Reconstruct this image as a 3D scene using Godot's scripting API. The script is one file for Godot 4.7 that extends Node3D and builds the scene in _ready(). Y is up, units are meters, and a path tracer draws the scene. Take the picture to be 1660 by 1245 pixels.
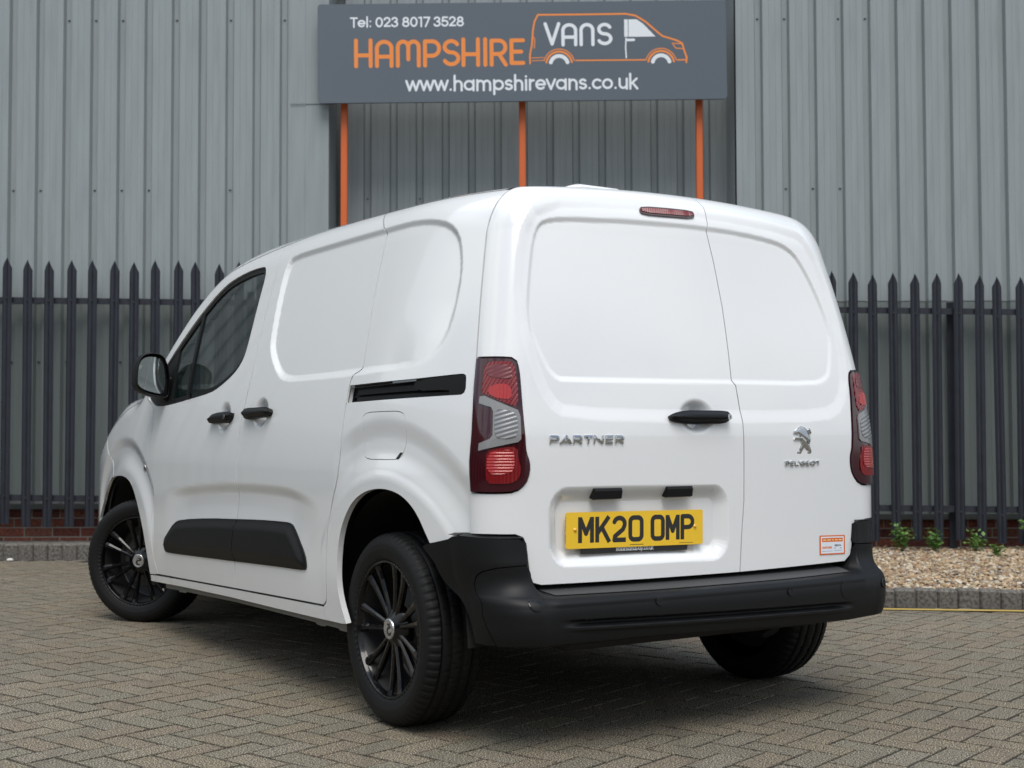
extends Node3D

const DS := 1.0

var taken := {}
var rng := RandomNumberGenerator.new()
var mats := {}

# ------------------------------------------------------------------ naming helpers
func put(node: Node3D, called: String, parent: Node = null) -> Node3D:
	var under: Node = parent if parent else self
	var key := str(under.get_instance_id()) + called
	var k: int = taken.get(key, 0)
	taken[key] = k + 1
	node.name = called if k == 0 else "%s_%03d" % [called, k]
	under.add_child(node, true)
	return node

func tag(o: Node, label: String, category: String, group := "") -> void:
	o.set_meta("label", label)
	o.set_meta("category", category)
	if group:
		o.set_meta("group", group)

func base(called: String, at := Vector3.ZERO, turn := 0.0) -> Node3D:
	var o := Node3D.new()
	put(o, called)
	o.position = at
	o.rotation.y = turn
	return o

func part(called: String, mesh: Mesh, m: Material, parent: Node = null, at := Vector3.ZERO) -> MeshInstance3D:
	var o := MeshInstance3D.new()
	o.mesh = mesh
	if m:
		o.material_override = m
	put(o, called, parent)
	o.position = at
	return o

func lin(r: float, g: float, b: float) -> Color:
	return Color(r, g, b).linear_to_srgb()

func mat(called: String, c: Color, rough := 0.6, metal := 0.0, coat := 0.0) -> StandardMaterial3D:
	if mats.has(called):
		return mats[called]
	var m := StandardMaterial3D.new()
	m.resource_name = called
	m.albedo_color = c
	m.roughness = rough
	m.metallic = metal
	if coat > 0.0:
		m.clearcoat_enabled = true
		m.clearcoat = coat
		m.clearcoat_roughness = 0.04
	mats[called] = m
	return m

func noise_tex(sd: int, freq: float, cols: Array, size := 512, octaves := 3, kind := FastNoiseLite.TYPE_SIMPLEX_SMOOTH) -> NoiseTexture2D:
	var n := FastNoiseLite.new()
	n.seed = sd
	n.noise_type = kind
	n.frequency = freq
	n.fractal_octaves = octaves
	var t := NoiseTexture2D.new()
	t.width = size
	t.height = size
	t.seamless = true
	t.noise = n
	if cols.size():
		var g := Gradient.new()
		g.offsets = PackedFloat32Array([])
		var offs := PackedFloat32Array()
		var cc := PackedColorArray()
		for e in cols:
			offs.append(e[0])
			cc.append(e[1])
		g.offsets = offs
		g.colors = cc
		t.color_ramp = g
	return t

# ------------------------------------------------------------------ mesh helper
class MB:
	var v := PackedVector3Array()
	var n := PackedVector3Array()
	var uv := PackedVector2Array()
	var idx := PackedInt32Array()
	func vert(p: Vector3, nn: Vector3, t := Vector2.ZERO) -> int:
		v.append(p)
		n.append(nn)
		uv.append(t)
		return v.size() - 1
	func tri(a: int, b: int, c: int) -> void:
		var g := (v[c] - v[a]).cross(v[b] - v[a])
		if g.dot(n[a] + n[b] + n[c]) < 0.0:
			idx.append_array([a, c, b])
		else:
			idx.append_array([a, b, c])
	func quad(a: Vector3, b: Vector3, c: Vector3, d: Vector3, out: Vector3) -> void:
		var g := (c - a).cross(d - b).normalized()
		if g.dot(out) < 0.0:
			g = -g
		var i := vert(a, g, Vector2(0, 1))
		vert(b, g, Vector2(1, 1))
		vert(c, g, Vector2(1, 0))
		vert(d, g, Vector2(0, 0))
		tri(i, i + 1, i + 2)
		tri(i, i + 2, i + 3)
	func flat_tri(a: Vector3, b: Vector3, c: Vector3, out: Vector3) -> void:
		var g := (c - a).cross(b - a).normalized()
		if g.dot(out) < 0.0:
			g = -g
		var i := vert(a, g)
		vert(b, g)
		vert(c, g)
		tri(i, i + 1, i + 2)
	# box with chamfered edges c, centre m, half size h, turned by b
	func box(m: Vector3, h: Vector3, c := 0.0, b := Basis()) -> void:
		if c <= 0.0:
			for ax in 3:
				for s in [-1.0, 1.0]:
					var o := Vector3.ZERO
					o[ax] = s
					var u := Vector3.ZERO
					u[(ax + 1) % 3] = h[(ax + 1) % 3]
					var w := Vector3.ZERO
					w[(ax + 2) % 3] = h[(ax + 2) % 3]
					var q := o * h[ax]
					quad(m + b * (q - u - w), m + b * (q + u - w), m + b * (q + u + w), m + b * (q - u + w), b * o)
			return
		for ax in 3:
			for s in [-1.0, 1.0]:
				var o := Vector3.ZERO
				o[ax] = s
				var u := Vector3.ZERO
				u[(ax + 1) % 3] = h[(ax + 1) % 3] - c
				var w := Vector3.ZERO
				w[(ax + 2) % 3] = h[(ax + 2) % 3] - c
				var q := o * h[ax]
				quad(m + b * (q - u - w), m + b * (q + u - w), m + b * (q + u + w), m + b * (q - u + w), b * o)
		for ax in 3:
			for s1 in [-1.0, 1.0]:
				for s2 in [-1.0, 1.0]:
					var a1 := (ax + 1) % 3
					var a2 := (ax + 2) % 3
					var l := Vector3.ZERO
					l[ax] = h[ax] - c
					var p := Vector3.ZERO
					p[a1] = s1 * h[a1]
					p[a2] = s2 * (h[a2] - c)
					var q := Vector3.ZERO
					q[a1] = s1 * (h[a1] - c)
					q[a2] = s2 * h[a2]
					quad(m + b * (p - l), m + b * (p + l), m + b * (q + l), m + b * (q - l), b * (p + q))
		for s0 in [-1.0, 1.0]:
			for s1 in [-1.0, 1.0]:
				for s2 in [-1.0, 1.0]:
					var sg := Vector3(s0, s1, s2)
					var e := (h - Vector3(c, c, c)) * sg
					flat_tri(m + b * (e + Vector3(s0 * c, 0, 0)), m + b * (e + Vector3(0, s1 * c, 0)), m + b * (e + Vector3(0, 0, s2 * c)), b * sg)
	# round bar through points
	func tube(pts: Array, r: float, sides := 8) -> void:
		var first := -1
		for i in pts.size():
			var t: Vector3 = (pts[mini(i + 1, pts.size() - 1)] - pts[maxi(i - 1, 0)]).normalized()
			var u := t.cross(Vector3.UP if absf(t.y) < 0.9 else Vector3.RIGHT).normalized()
			var w := t.cross(u)
			var row := v.size()
			for k in sides:
				var a := TAU * k / sides
				var d := u * cos(a) + w * sin(a)
				vert(pts[i] + d * r, d)
			if first >= 0:
				for k in sides:
					var k2 := (k + 1) % sides
					tri(first + k, first + k2, row + k)
					tri(first + k2, row + k2, row + k)
			first = row
		for e in [0, pts.size() - 1]:
			var out: Vector3 = (pts[0] - pts[1]) if e == 0 else (pts[e] - pts[e - 1])
			var s0: int = (v.size() - pts.size() * sides) + e * sides if e == 0 else first
			if e == 0:
				s0 = first - (pts.size() - 1) * sides
			for k in range(1, sides - 1):
				flat_tri(v[s0], v[s0 + k], v[s0 + k + 1], out)
	# lathe about +x axis: profile of (a along axis, r)
	func lathe(prof: PackedVector2Array, seg: int, from := 0.0, to := TAU) -> void:
		var rows := []
		for i in prof.size():
			var t := (prof[mini(i + 1, prof.size() - 1)] - prof[maxi(i - 1, 0)]).normalized()
			var nn := Vector2(-t.y, t.x)
			rows.append(nn)
		var first := v.size()
		for k in seg + 1:
			var a := lerpf(from, to, float(k) / seg)
			for i in prof.size():
				vert(Vector3(prof[i].x, prof[i].y * cos(a), prof[i].y * sin(a)), Vector3(rows[i].x, rows[i].y * cos(a), rows[i].y * sin(a)))
		var c := prof.size()
		for k in seg:
			for i in c - 1:
				var q := first + k * c + i
				tri(q, q + 1, q + c)
				tri(q + 1, q + c + 1, q + c)
	func mesh() -> ArrayMesh:
		var arr := []
		arr.resize(Mesh.ARRAY_MAX)
		arr[Mesh.ARRAY_VERTEX] = v
		arr[Mesh.ARRAY_NORMAL] = n
		arr[Mesh.ARRAY_TEX_UV] = uv
		arr[Mesh.ARRAY_INDEX] = idx
		var m := ArrayMesh.new()
		m.add_surface_from_arrays(Mesh.PRIMITIVE_TRIANGLES, arr)
		return m

func box_mesh(h: Vector3, c := 0.0) -> ArrayMesh:
	var b := MB.new()
	b.box(Vector3.ZERO, h, c)
	return b.mesh()

# ------------------------------------------------------------------ curved panel cut out of a surface
# outline and holes lie in the surface's own two parameters; surf maps them to a point
func panel(outline: PackedVector2Array, holes: Array, surf: Callable, step: Vector2, depth := 0.012, centre := Vector3(0, 0.9, -2.2)) -> ArrayMesh:
	var b := MB.new()
	var seen := {}
	var lo := outline[0]
	var hi := outline[0]
	for p in outline:
		lo = lo.min(p)
		hi = hi.max(p)
	lo -= step * 0.37
	var nx := int(ceil((hi.x - lo.x) / step.x)) + 1
	var ny := int(ceil((hi.y - lo.y) / step.y)) + 1
	var ins := PackedByteArray()
	ins.resize((nx + 1) * (ny + 1))
	for i in nx + 1:
		for j in ny + 1:
			var p := lo + Vector2(i, j) * step
			var ok := Geometry2D.is_point_in_polygon(p, outline)
			if ok:
				for h in holes:
					if Geometry2D.is_point_in_polygon(p, h):
						ok = false
						break
			ins[i * (ny + 1) + j] = 1 if ok else 0
	var special := {}
	for poly in [outline] + holes:
		for p: Vector2 in poly:
			var c: Vector2 = ((p - lo) / step).floor()
			special[Vector2i(c)] = true
	var at := func(p: Vector2) -> int:
		var key := Vector2i((p * 100000.0).round())
		if seen.has(key):
			return seen[key]
		var nn: Array = surf_normal(surf, p, centre)
		var i := b.vert(nn[0], nn[1], p)
		seen[key] = i
		return i
	for i in nx:
		for j in ny:
			var c := ins[i * (ny + 1) + j] + ins[(i + 1) * (ny + 1) + j] + ins[i * (ny + 1) + j + 1] + ins[(i + 1) * (ny + 1) + j + 1]
			var sp := special.has(Vector2i(i, j))
			if c == 0 and not sp:
				continue
			var p0 := lo + Vector2(i, j) * step
			var p1 := lo + Vector2(i + 1, j) * step
			var p2 := lo + Vector2(i + 1, j + 1) * step
			var p3 := lo + Vector2(i, j + 1) * step
			if c == 4 and not sp:
				var a: int = at.call(p0)
				var q: int = at.call(p1)
				var r: int = at.call(p2)
				var s: int = at.call(p3)
				b.tri(a, q, r)
				b.tri(a, r, s)
				continue
			var res: Array = Geometry2D.intersect_polygons(PackedVector2Array([p0, p1, p2, p3]), outline)
			for h in holes:
				var next := []
				for r in res:
					next.append_array(Geometry2D.clip_polygons(r, h))
				res = next
			for r in res:
				var t := Geometry2D.triangulate_polygon(r)
				for k in t.size() / 3:
					var x: int = at.call(r[t[k * 3]])
					var y: int = at.call(r[t[k * 3 + 1]])
					var z: int = at.call(r[t[k * 3 + 2]])
					if x != y and y != z and x != z:
						b.tri(x, y, z)
	if depth > 0.0:
		for poly in [outline] + holes:
			var cnt: int = poly.size()
			for k in cnt:
				var p: Vector2 = poly[k]
				var q: Vector2 = poly[(k + 1) % cnt]
				var parts := maxi(1, int(ceil(((q - p) / step).length() / 1.5)))
				for s in parts:
					var a: Array = surf_normal(surf, p.lerp(q, float(s) / parts), centre)
					var c: Array = surf_normal(surf, p.lerp(q, float(s + 1) / parts), centre)
					var out: Vector3 = (c[0] - a[0]).cross(a[1])
					if (c[0] - a[0]).length() > 1e-5:
						b.quad(a[0], c[0], c[0] - c[1] * depth, a[0] - a[1] * depth, out)
	return b.mesh()

func surf_normal(surf: Callable, p: Vector2, centre: Vector3) -> Array:
	var e := 0.002
	var o: Vector3 = surf.call(p)
	var x: Vector3 = surf.call(p + Vector2(-e if p.x > 0.0 else e, 0))
	var y: Vector3 = surf.call(p + Vector2(0, -e))
	var nn := (x - o).cross(y - o).normalized()
	if nn.dot(o - centre) < 0.0:
		nn = -nn
	return [o, nn]

func shrink(poly: PackedVector2Array, by: float) -> PackedVector2Array:
	var r := Geometry2D.offset_polygon(poly, -by, Geometry2D.JOIN_MITER)
	var best: PackedVector2Array = poly
	var area := -1.0
	for q in r:
		var a := 0.0
		for k in q.size():
			a += q[k].cross(q[(k + 1) % q.size()])
		if absf(a) > area:
			area = absf(a)
			best = q
	return best

func pv(a: Array) -> PackedVector2Array:
	var r := PackedVector2Array()
	for k in a.size() / 2:
		r.append(Vector2(a[k * 2], a[k * 2 + 1]))
	return r

func rounded(poly: PackedVector2Array, times := 2) -> PackedVector2Array:
	var p := poly
	for t in times:
		var r := PackedVector2Array()
		for k in p.size():
			var a := p[k]
			var c := p[(k + 1) % p.size()]
			r.append(a.lerp(c, 0.25))
			r.append(a.lerp(c, 0.75))
		p = r
	return p

func soft(p: PackedVector2Array, times := 2) -> PackedVector2Array:
	for t in times:
		var r := PackedVector2Array([p[0]])
		for k in p.size() - 1:
			r.append(p[k].lerp(p[k + 1], 0.25))
			r.append(p[k].lerp(p[k + 1], 0.75))
		r.append(p[p.size() - 1])
		p = r
	return p

func oval(c: Vector2, r: Vector2, seg := 24) -> PackedVector2Array:
	var p := PackedVector2Array()
	for k in seg:
		p.append(c + Vector2(cos(TAU * k / seg), sin(TAU * k / seg)) * r)
	return p

func mirrored(p: PackedVector2Array) -> PackedVector2Array:
	var r := PackedVector2Array()
	for q in p:
		r.append(Vector2(-q.x, q.y))
	r.reverse()
	return r

# signed distance, negative inside
func sdf(poly: PackedVector2Array, p: Vector2) -> float:
	var d := 1e9
	var prev := poly[poly.size() - 1]
	for q in poly:
		d = minf(d, Geometry2D.get_closest_point_to_segment(p, prev, q).distance_squared_to(p))
		prev = q
	d = sqrt(d)
	return -d if Geometry2D.is_point_in_polygon(p, poly) else d

func curve(xs: PackedFloat32Array, ys: PackedFloat32Array, x: float) -> float:
	var n := xs.size()
	x = clampf(x, xs[0], xs[n - 1])
	var i := 0
	while i < n - 2 and x > xs[i + 1]:
		i += 1
	var h := xs[i + 1] - xs[i]
	var d1 := (ys[i + 1] - ys[i]) / h
	var m0 := d1
	var m1 := d1
	if i > 0:
		var hp := xs[i] - xs[i - 1]
		m0 = ((ys[i] - ys[i - 1]) / hp * h + d1 * hp) / (h + hp)
	if i < n - 2:
		var hn := xs[i + 2] - xs[i + 1]
		m1 = (d1 * hn + (ys[i + 2] - ys[i + 1]) / hn * h) / (h + hn)
	var t := (x - xs[i]) / h
	return (2 * t * t * t - 3 * t * t + 1) * ys[i] + (t * t * t - 2 * t * t + t) * h * m0 + (-2 * t * t * t + 3 * t * t) * ys[i + 1] + (t * t * t - t * t) * h * m1

# ------------------------------------------------------------------ the van's body shape: s from the tail forward, t to the left, h up
var TOPS := PackedFloat32Array([0.0, 0.4, 0.9, 1.4, 1.9, 2.3, 2.6, 2.9, 3.2, 3.45, 3.8, 4.2, 4.5, 4.66])
var TOPH := PackedFloat32Array([1.728, 1.758, 1.779, 1.789, 1.792, 1.776, 1.723, 1.584, 1.363, 1.178, 1.145, 0.95, 0.809, 0.724])
const AT := 0.1336
const AS := 0.1176
const BOW := 0.0377

func V(s: float, t: float, h: float) -> Vector3:
	return Vector3(-t, h, -s)

func top(s: float) -> float:
	return curve(TOPS, TOPH, s)

func rv(s: float) -> float:
	return 0.151 + (0.06 - 0.151) * smoothstep(2.0, 2.8, s) + 0.05 * smoothstep(3.3, 3.7, s)

func rh(s: float) -> float:
	return 0.1474 + (0.07 - 0.1474) * smoothstep(2.0, 2.8, s) + 0.05 * smoothstep(3.3, 3.7, s) + 0.006 * smoothstep(0.7, 0.3, s)

func w0(h: float) -> float:
	return 0.9153 - 0.2148 * pow(maxf(0.0, h - 0.8261), 1.5) - 0.3 * pow(maxf(0.0, 0.5 - h), 2.0)

func inset(s: float) -> float:
	var r := maxf(0.0, 0.9 - s) / 0.6
	var f := maxf(0.0, s - 3.0) / 1.6
	var g := maxf(0.0, s - 4.0)
	return 0.0615 * r * r + 0.06 * f * f + 0.24 * g * g

# (half width, height, angle of the roof rounding) of the section at s
func section(s: float, v: float) -> Vector3:
	var r := rv(s)
	var h0 := top(s) - r
	var a := clampf((v - h0) / (r * PI / 2), 0.0, 1.0) * PI / 2
	var hb := minf(v, h0)
	# the rounding takes up the lean of the side below it
	var lean := -0.3222 * sqrt(maxf(0.0, hb - 0.8261)) if a > 0.0 else 0.0
	var u := 1.0 - a / (PI / 2)
	return Vector3(w0(hb) - inset(s) - rh(s) * (1.0 - cos(a)) + lean * r * sin(a) * u * u, hb + r * sin(a), a)

var REC := PackedVector2Array()
var RREC := PackedVector2Array()
var RREC2 := PackedVector2Array()
var RPLATE := PackedVector2Array()

func ramp(a: float, b: float, x: float) -> float:   # a press edge: nearly straight, a little rounded at both ends
	var t := clampf((x - a) / (b - a), 0.0, 1.0)
	return lerpf(t, t * t * (3.0 - 2.0 * t), 0.45)

func dent(p: Vector2, c: Vector2, r: Vector2) -> float:
	var d := minf(1.0, ((p - c) / r).length_squared())
	return (1.0 - d) * (1.0 - d)

func side_relief(s: float, v: float) -> float:
	var d := 0.0
	var p := Vector2(s, v)
	if s > 0.36 and s < 1.93 and v > 1.1 and v < 1.74:
		var e := sdf(REC, p)
		var fade := 1.0 - 0.85 * smoothstep(0.75, 0.5, s) * smoothstep(1.4, 1.2, v)
		d -= 0.013 * ramp(0.014, -0.012, e) * fade
	if s > 1.1 and s < 3.0 and v > 0.4 and v < 0.8:
		var yc := 0.757 - 0.045 * pow(maxf(0.0, s - 1.7) / 1.0, 2.0) - 0.03 * pow(maxf(0.0, 1.6 - s) / 0.35, 2.0)
		var k := yc - v
		var f := smoothstep(-0.012, 0.04, k) * (1.0 - smoothstep(0.06, 0.3, k))
		d -= 0.013 * f * smoothstep(2.95, 2.6, s) * smoothstep(1.15, 1.45, s)
	if s < 1.15:
		var c := Vector2(s - 0.70, v - 0.315)
		var r := c.length()
		if r < 0.75 and v > 0.25:
			var f := smoothstep(0.705, 0.625, r) * (1.0 - smoothstep(0.60, 0.5, r))
			var lip := smoothstep(0.53, 0.49, r)
			var up := smoothstep(0.0, 0.45, c.y / maxf(r, 0.01))
			d -= 0.013 * f * up * smoothstep(1.06, 0.9, s)
			d += 0.004 * lip * up
	if s > 3.1:
		var c := Vector2((s - 3.64) * 0.93, v - 0.33)
		var r := c.length()
		if r < 0.72:
			var f := smoothstep(0.625, 0.555, r) * (1.0 - smoothstep(0.54, 0.44, r))
			d -= 0.016 * f * smoothstep(0.1, 0.5, c.y / maxf(r, 0.01))
	if absf(v - 1.04) < 0.09:
		d -= 0.034 * dent(p, Vector2(2.195, 1.033), Vector2(0.075, 0.066))
		d -= 0.034 * dent(p, Vector2(1.785, 1.046), Vector2(0.080, 0.064))
	return d

func side(p: Vector2) -> Vector3:
	var c := section(p.x, p.y)
	return V(p.x, c.x + side_relief(p.x, p.y), c.y)

func side_at(off: float, sign := 1.0) -> Callable:
	return func(p: Vector2) -> Vector3:
		var c := section(p.x, p.y)
		return V(p.x, sign * (c.x + side_relief(p.x, p.y) + off), c.y)

func rear_s0(h: float) -> float:
	return 0.0804 + 0.1814 * pow(maxf(0.0, h - 0.95), 1.3)

func rear_relief(p: Vector2, t: float) -> float:
	var d := 0.0
	var q := Vector2(p.x, p.y)
	if p.y > 0.98 and p.y < 1.74:
		d += (0.0055 + 0.003 * smoothstep(1.15, 1.5, p.y)) * ramp(0.009, -0.009, sdf(RREC, q))
		d += 0.008 * ramp(0.022, -0.022, sdf(RREC2, q))
	if p.y > 0.5 and p.y < 0.84 and p.x > -0.1 and p.x < 0.72:
		d += 0.030 * ramp(0.003, -0.044, sdf(RPLATE, q))
	if absf(p.y - 1.013) < 0.08:
		d += 0.034 * dent(q, Vector2(0.078, 1.013), Vector2(0.084, 0.060))
	return d

func rear_at(off: float) -> Callable:
	return func(p: Vector2) -> Vector3:
		var h00 := minf(p.y, top(0.35) - 0.151)
		var s0 := rear_s0(h00)
		var sb := s0 + BOW + AS
		var c := section(sb, p.y)
		var q := absf(p.x)
		var wf := c.x - AT
		var phi := clampf((q - 0.75) / 0.25, 0.0, 1.0) * PI / 2
		var t := signf(p.x) * (wf * minf(q / 0.75, 1.0) + (AT + off) * sin(phi))
		var bow := BOW * pow(minf(q / 0.75, 1.0), 2.0)
		var k := cos(phi) * cos(c.z)
		var s := s0 + bow + (AS + BOW - bow) * (1.0 - k)
		s += 0.1 * AT * sin(phi) * pow(1.0 - phi / (PI / 2), 2.0) * cos(c.z)
		var u := 1.0 - c.z / (PI / 2)
		s += 0.2 * 0.151 * sin(c.z) * u * u * cos(phi)
		s += (rear_relief(p, t) - off) * k
		var h := c.y + (0.0275 * (1.0 - pow(minf(absf(t) / c.x, 1.0), 2.0)) + off) * sin(c.z)
		return V(s, t, h)

var BHS := PackedFloat32Array([0.20, 0.26, 0.30, 0.34, 0.40, 0.445, 0.464, 0.474, 0.481, 0.487, 0.496, 0.58, 0.68])
var BMID := PackedFloat32Array([0.06, 0.02, 0.0, -0.015, -0.022, -0.019, -0.012, 0.006, 0.045, 0.085, 0.13, 0.13, 0.13])
var BCOR := PackedFloat32Array([0.06, 0.02, 0.0, -0.015, -0.022, -0.016, -0.006, 0.006, 0.018, 0.026, 0.036, 0.06, 0.075])
var BWH := PackedFloat32Array([0.2, 0.26, 0.34, 0.42, 0.47, 0.52, 0.60, 0.68])
var BWW := PackedFloat32Array([0.785, 0.805, 0.83, 0.838, 0.843, 0.855, 0.866, 0.868])

func bump_at(off: float) -> Callable:
	return func(p: Vector2) -> Vector3:
		var q := absf(p.x)
		var h := p.y
		var c := smoothstep(0.695, 0.75, q + (0.035 if p.x < 0.0 else 0.0))
		var sr := curve(BHS, BMID, h) * (1.0 - c) + curve(BHS, BCOR, h) * c
		# groove and bead along the lower edge
		var line := 0.379 + 0.012 * p.x / 0.6
		var ends := smoothstep(0.72, 0.6, p.x) * smoothstep(-0.62, -0.5, p.x)
		var k := h - line
		sr += 0.016 * ends * smoothstep(0.020, 0.011, k) * smoothstep(-0.005, 0.007, k)
		sr -= 0.006 * ends * smoothstep(0.0, -0.004, k) * smoothstep(-0.018, -0.012, k)
		var w := curve(BWH, BWW, h)
		var s := sr + 0.035 * pow(minf(q / 0.75, 1.0), 2.0)
		var phi := clampf((q - 0.75) / 0.25, 0.0, 1.0) * PI / 2
		var t := signf(p.x) * ((w - 0.15) * minf(q / 0.75, 1.0) + (0.15 + off) * pow(sin(phi), 0.95))
		s += 0.20 * (1.0 - cos(phi)) - off * cos(phi)
		var f := maxf(0.0, q - 1.0)
		s += f
		t += signf(p.x) * 0.035 * (1.0 - exp(-f * 6.0))
		return V(s, t + (0.010 if p.x > 0.0 else 0.010 + 0.014 * smoothstep(0.5, 0.9, q)), h)

# height along the side where the roof or the window pillar begins
var SEAMS := PackedFloat32Array([0.2, 0.6, 1.0, 1.6, 2.0, 2.2, 2.4, 2.62, 2.8, 2.92, 3.04, 3.16, 3.3, 3.42, 3.6, 3.8, 4.0, 4.2, 4.4, 4.6])
var SEAMV := PackedFloat32Array([1.768, 1.79, 1.803, 1.805, 1.775, 1.752, 1.728, 1.69, 1.615, 1.545, 1.475, 1.375, 1.26, 1.165, 1.125, 1.06, 0.985, 0.90, 0.815, 0.74])

func seam_v(s: float) -> float:
	return curve(SEAMS, SEAMV, s)

func seam_run(a: float, b: float, n := 14) -> Array:
	var r := []
	for k in n + 1:
		var s := lerpf(a, b, float(k) / n)
		r.append_array([s, seam_v(s)])
	return r

func rear_edge(v: float) -> float:   # s of the seam between body side and rear doors
	return rear_s0(minf(v, top(0.35) - 0.151)) + BOW + AS

# ------------------------------------------------------------------ lettering: strokes in units of the capital height
func arc(c: Vector2, r: Vector2, a0: float, a1: float, n := 14) -> Array:
	var p := []
	for k in n + 1:
		var a := deg_to_rad(lerpf(a0, a1, float(k) / n))
		p.append(c + Vector2(cos(a), sin(a)) * r)
	return p

func pl(a: Array) -> Array:
	var r := []
	for k in a.size() / 2:
		r.append(Vector2(a[k * 2], a[k * 2 + 1]))
	return r

# returns [advance, strokes...]
func glyph(ch: String, style: String) -> Array:
	var x := 0.375
	var o := Vector2(0.30, 0.295)
	if style == "soft":      # wide rounded capitals
		match ch:
			"H": return [0.86, pl([0.08, 0, 0.08, 1]), pl([0.68, 0, 0.68, 1]), pl([0.08, 0.42, 0.68, 0.42])]
			"A": return [0.86, pl([0.08, 0, 0.08, 0.68]) + arc(Vector2(0.38, 0.68), Vector2(0.30, 0.26), 180, 0) + pl([0.68, 0]), pl([0.08, 0.36, 0.68, 0.36])]
			"M": return [1.12, pl([0.08, 0, 0.08, 0.70]) + arc(Vector2(0.295, 0.72), Vector2(0.215, 0.22), 180, 0) + pl([0.51, 0.25]), pl([0.51, 0.70]) + arc(Vector2(0.725, 0.72), Vector2(0.215, 0.22), 180, 0) + pl([0.94, 0])]
			"P": return [0.80, pl([0.08, 0, 0.08, 0.94, 0.36, 0.94]) + arc(Vector2(0.38, 0.66), Vector2(0.28, 0.28), 90, -90) + pl([0.08, 0.38])]
			"S": return [0.78, arc(Vector2(0.36, 0.72), Vector2(0.27, 0.22), 25, 270, 18) + arc(Vector2(0.36, 0.27), Vector2(0.29, 0.23), 90, -155, 18)]
			"I": return [0.30, pl([0.12, 0, 0.12, 1])]
			"R": return [0.82, pl([0.08, 0, 0.08, 0.94, 0.36, 0.94]) + arc(Vector2(0.38, 0.68), Vector2(0.27, 0.26), 90, -90) + pl([0.08, 0.42]), pl([0.38, 0.42, 0.66, 0])]
			"E": return [0.68, pl([0.56, 0.94, 0.08, 0.94, 0.08, 0.06, 0.56, 0.06]), pl([0.08, 0.50, 0.48, 0.50])]
			"V": return [0.80, pl([0.04, 1, 0.36, 0.05, 0.68, 1])]
			"N": return [0.84, pl([0.08, 0, 0.08, 0.68]) + arc(Vector2(0.36, 0.68), Vector2(0.28, 0.26), 180, 0) + pl([0.64, 0])]
	if style == "plate":
		match ch:
			"M": return [0.72, pl([0.06, 0, 0.06, 1]), pl([0.06, 0.96, 0.31, 0.36, 0.56, 0.96]), pl([0.56, 0, 0.56, 1])]
			"K": return [0.72, pl([0.06, 0, 0.06, 1]), pl([0.08, 0.36, 0.56, 1.0]), pl([0.26, 0.58, 0.58, 0])]
			"2": return [0.70, pl([0.06, 0.78]) + arc(Vector2(0.29, 0.70), Vector2(0.23, 0.23), 160, -20, 12) + pl([0.44, 0.48, 0.10, 0.22, 0.07, 0.07, 0.57, 0.07])]
			"0", "O": return [0.72, pl([0.06, 0.24, 0.06, 0.76]) + arc(Vector2(0.22, 0.77), Vector2(0.16, 0.16), 180, 90, 6) + arc(Vector2(0.40, 0.77), Vector2(0.16, 0.16), 90, 0, 6) + arc(Vector2(0.40, 0.23), Vector2(0.16, 0.16), 0, -90, 6) + arc(Vector2(0.22, 0.23), Vector2(0.16, 0.16), -90, -180, 6)]
			"P": return [0.68, pl([0.06, 0, 0.06, 0.93, 0.34, 0.93]) + arc(Vector2(0.34, 0.71), Vector2(0.22, 0.22), 90, -90, 10) + pl([0.06, 0.49])]
			" ": return [0.36]
	match ch:
		" ": return [0.30]
		"T": return [0.66, pl([0.04, 0.93, 0.62, 0.93]), pl([0.33, 0, 0.33, 0.93])]
		"A": return [0.84, pl([0.02, 0, 0.40, 0.97, 0.78, 0]), pl([0.17, 0.27, 0.63, 0.27])]
		"N": return [0.84, pl([0.10, 0, 0.10, 0.96, 0.70, 0.04, 0.70, 1])]
		"E": return [0.70, pl([0.60, 0.93, 0.10, 0.93, 0.10, 0.07, 0.60, 0.07]), pl([0.10, 0.5, 0.55, 0.5])]
		"U": return [0.84, pl([0.10, 1, 0.10, 0.36]) + arc(Vector2(0.39, 0.36), Vector2(0.29, 0.29), 180, 360) + pl([0.68, 1])]
		"G": return [0.92, arc(Vector2(0.45, 0.5), Vector2(0.37, 0.43), 40, 345, 20) + pl([0.82, 0.45, 0.50, 0.45])]
		"O": return [0.94, arc(Vector2(0.45, 0.5), Vector2(0.38, 0.43), 0, 360, 24)]
		"P": return [0.76, pl([0.10, 0, 0.10, 0.93, 0.38, 0.93]) + arc(Vector2(0.40, 0.67), Vector2(0.26, 0.26), 90, -90) + pl([0.10, 0.41])]
		"R": return [0.78, pl([0.10, 0, 0.10, 0.93, 0.38, 0.93]) + arc(Vector2(0.40, 0.67), Vector2(0.26, 0.26), 90, -90) + pl([0.10, 0.41]), pl([0.38, 0.41, 0.66, 0])]
		"D": return [0.84, pl([0.10, 0.07, 0.10, 0.93, 0.34, 0.93]) + arc(Vector2(0.34, 0.5), Vector2(0.40, 0.43), 90, -90) + pl([0.10, 0.07])]
		"o": return [0.78, arc(Vector2(x, 0.36), o, 0, 360, 22)]
		"a": return [0.82, arc(Vector2(x, 0.36), o, 0, 360, 22), pl([0.675, 0, 0.675, 0.70])]
		"d": return [0.82, arc(Vector2(x, 0.36), o, 0, 360, 22), pl([0.675, 0, 0.675, 1.04])]
		"p": return [0.82, arc(Vector2(0.42, 0.36), o, 0, 360, 22), pl([0.12, -0.28, 0.12, 0.70])]
		"b": return [0.82, arc(Vector2(0.42, 0.36), o, 0, 360, 22), pl([0.12, 0, 0.12, 1.04])]
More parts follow.
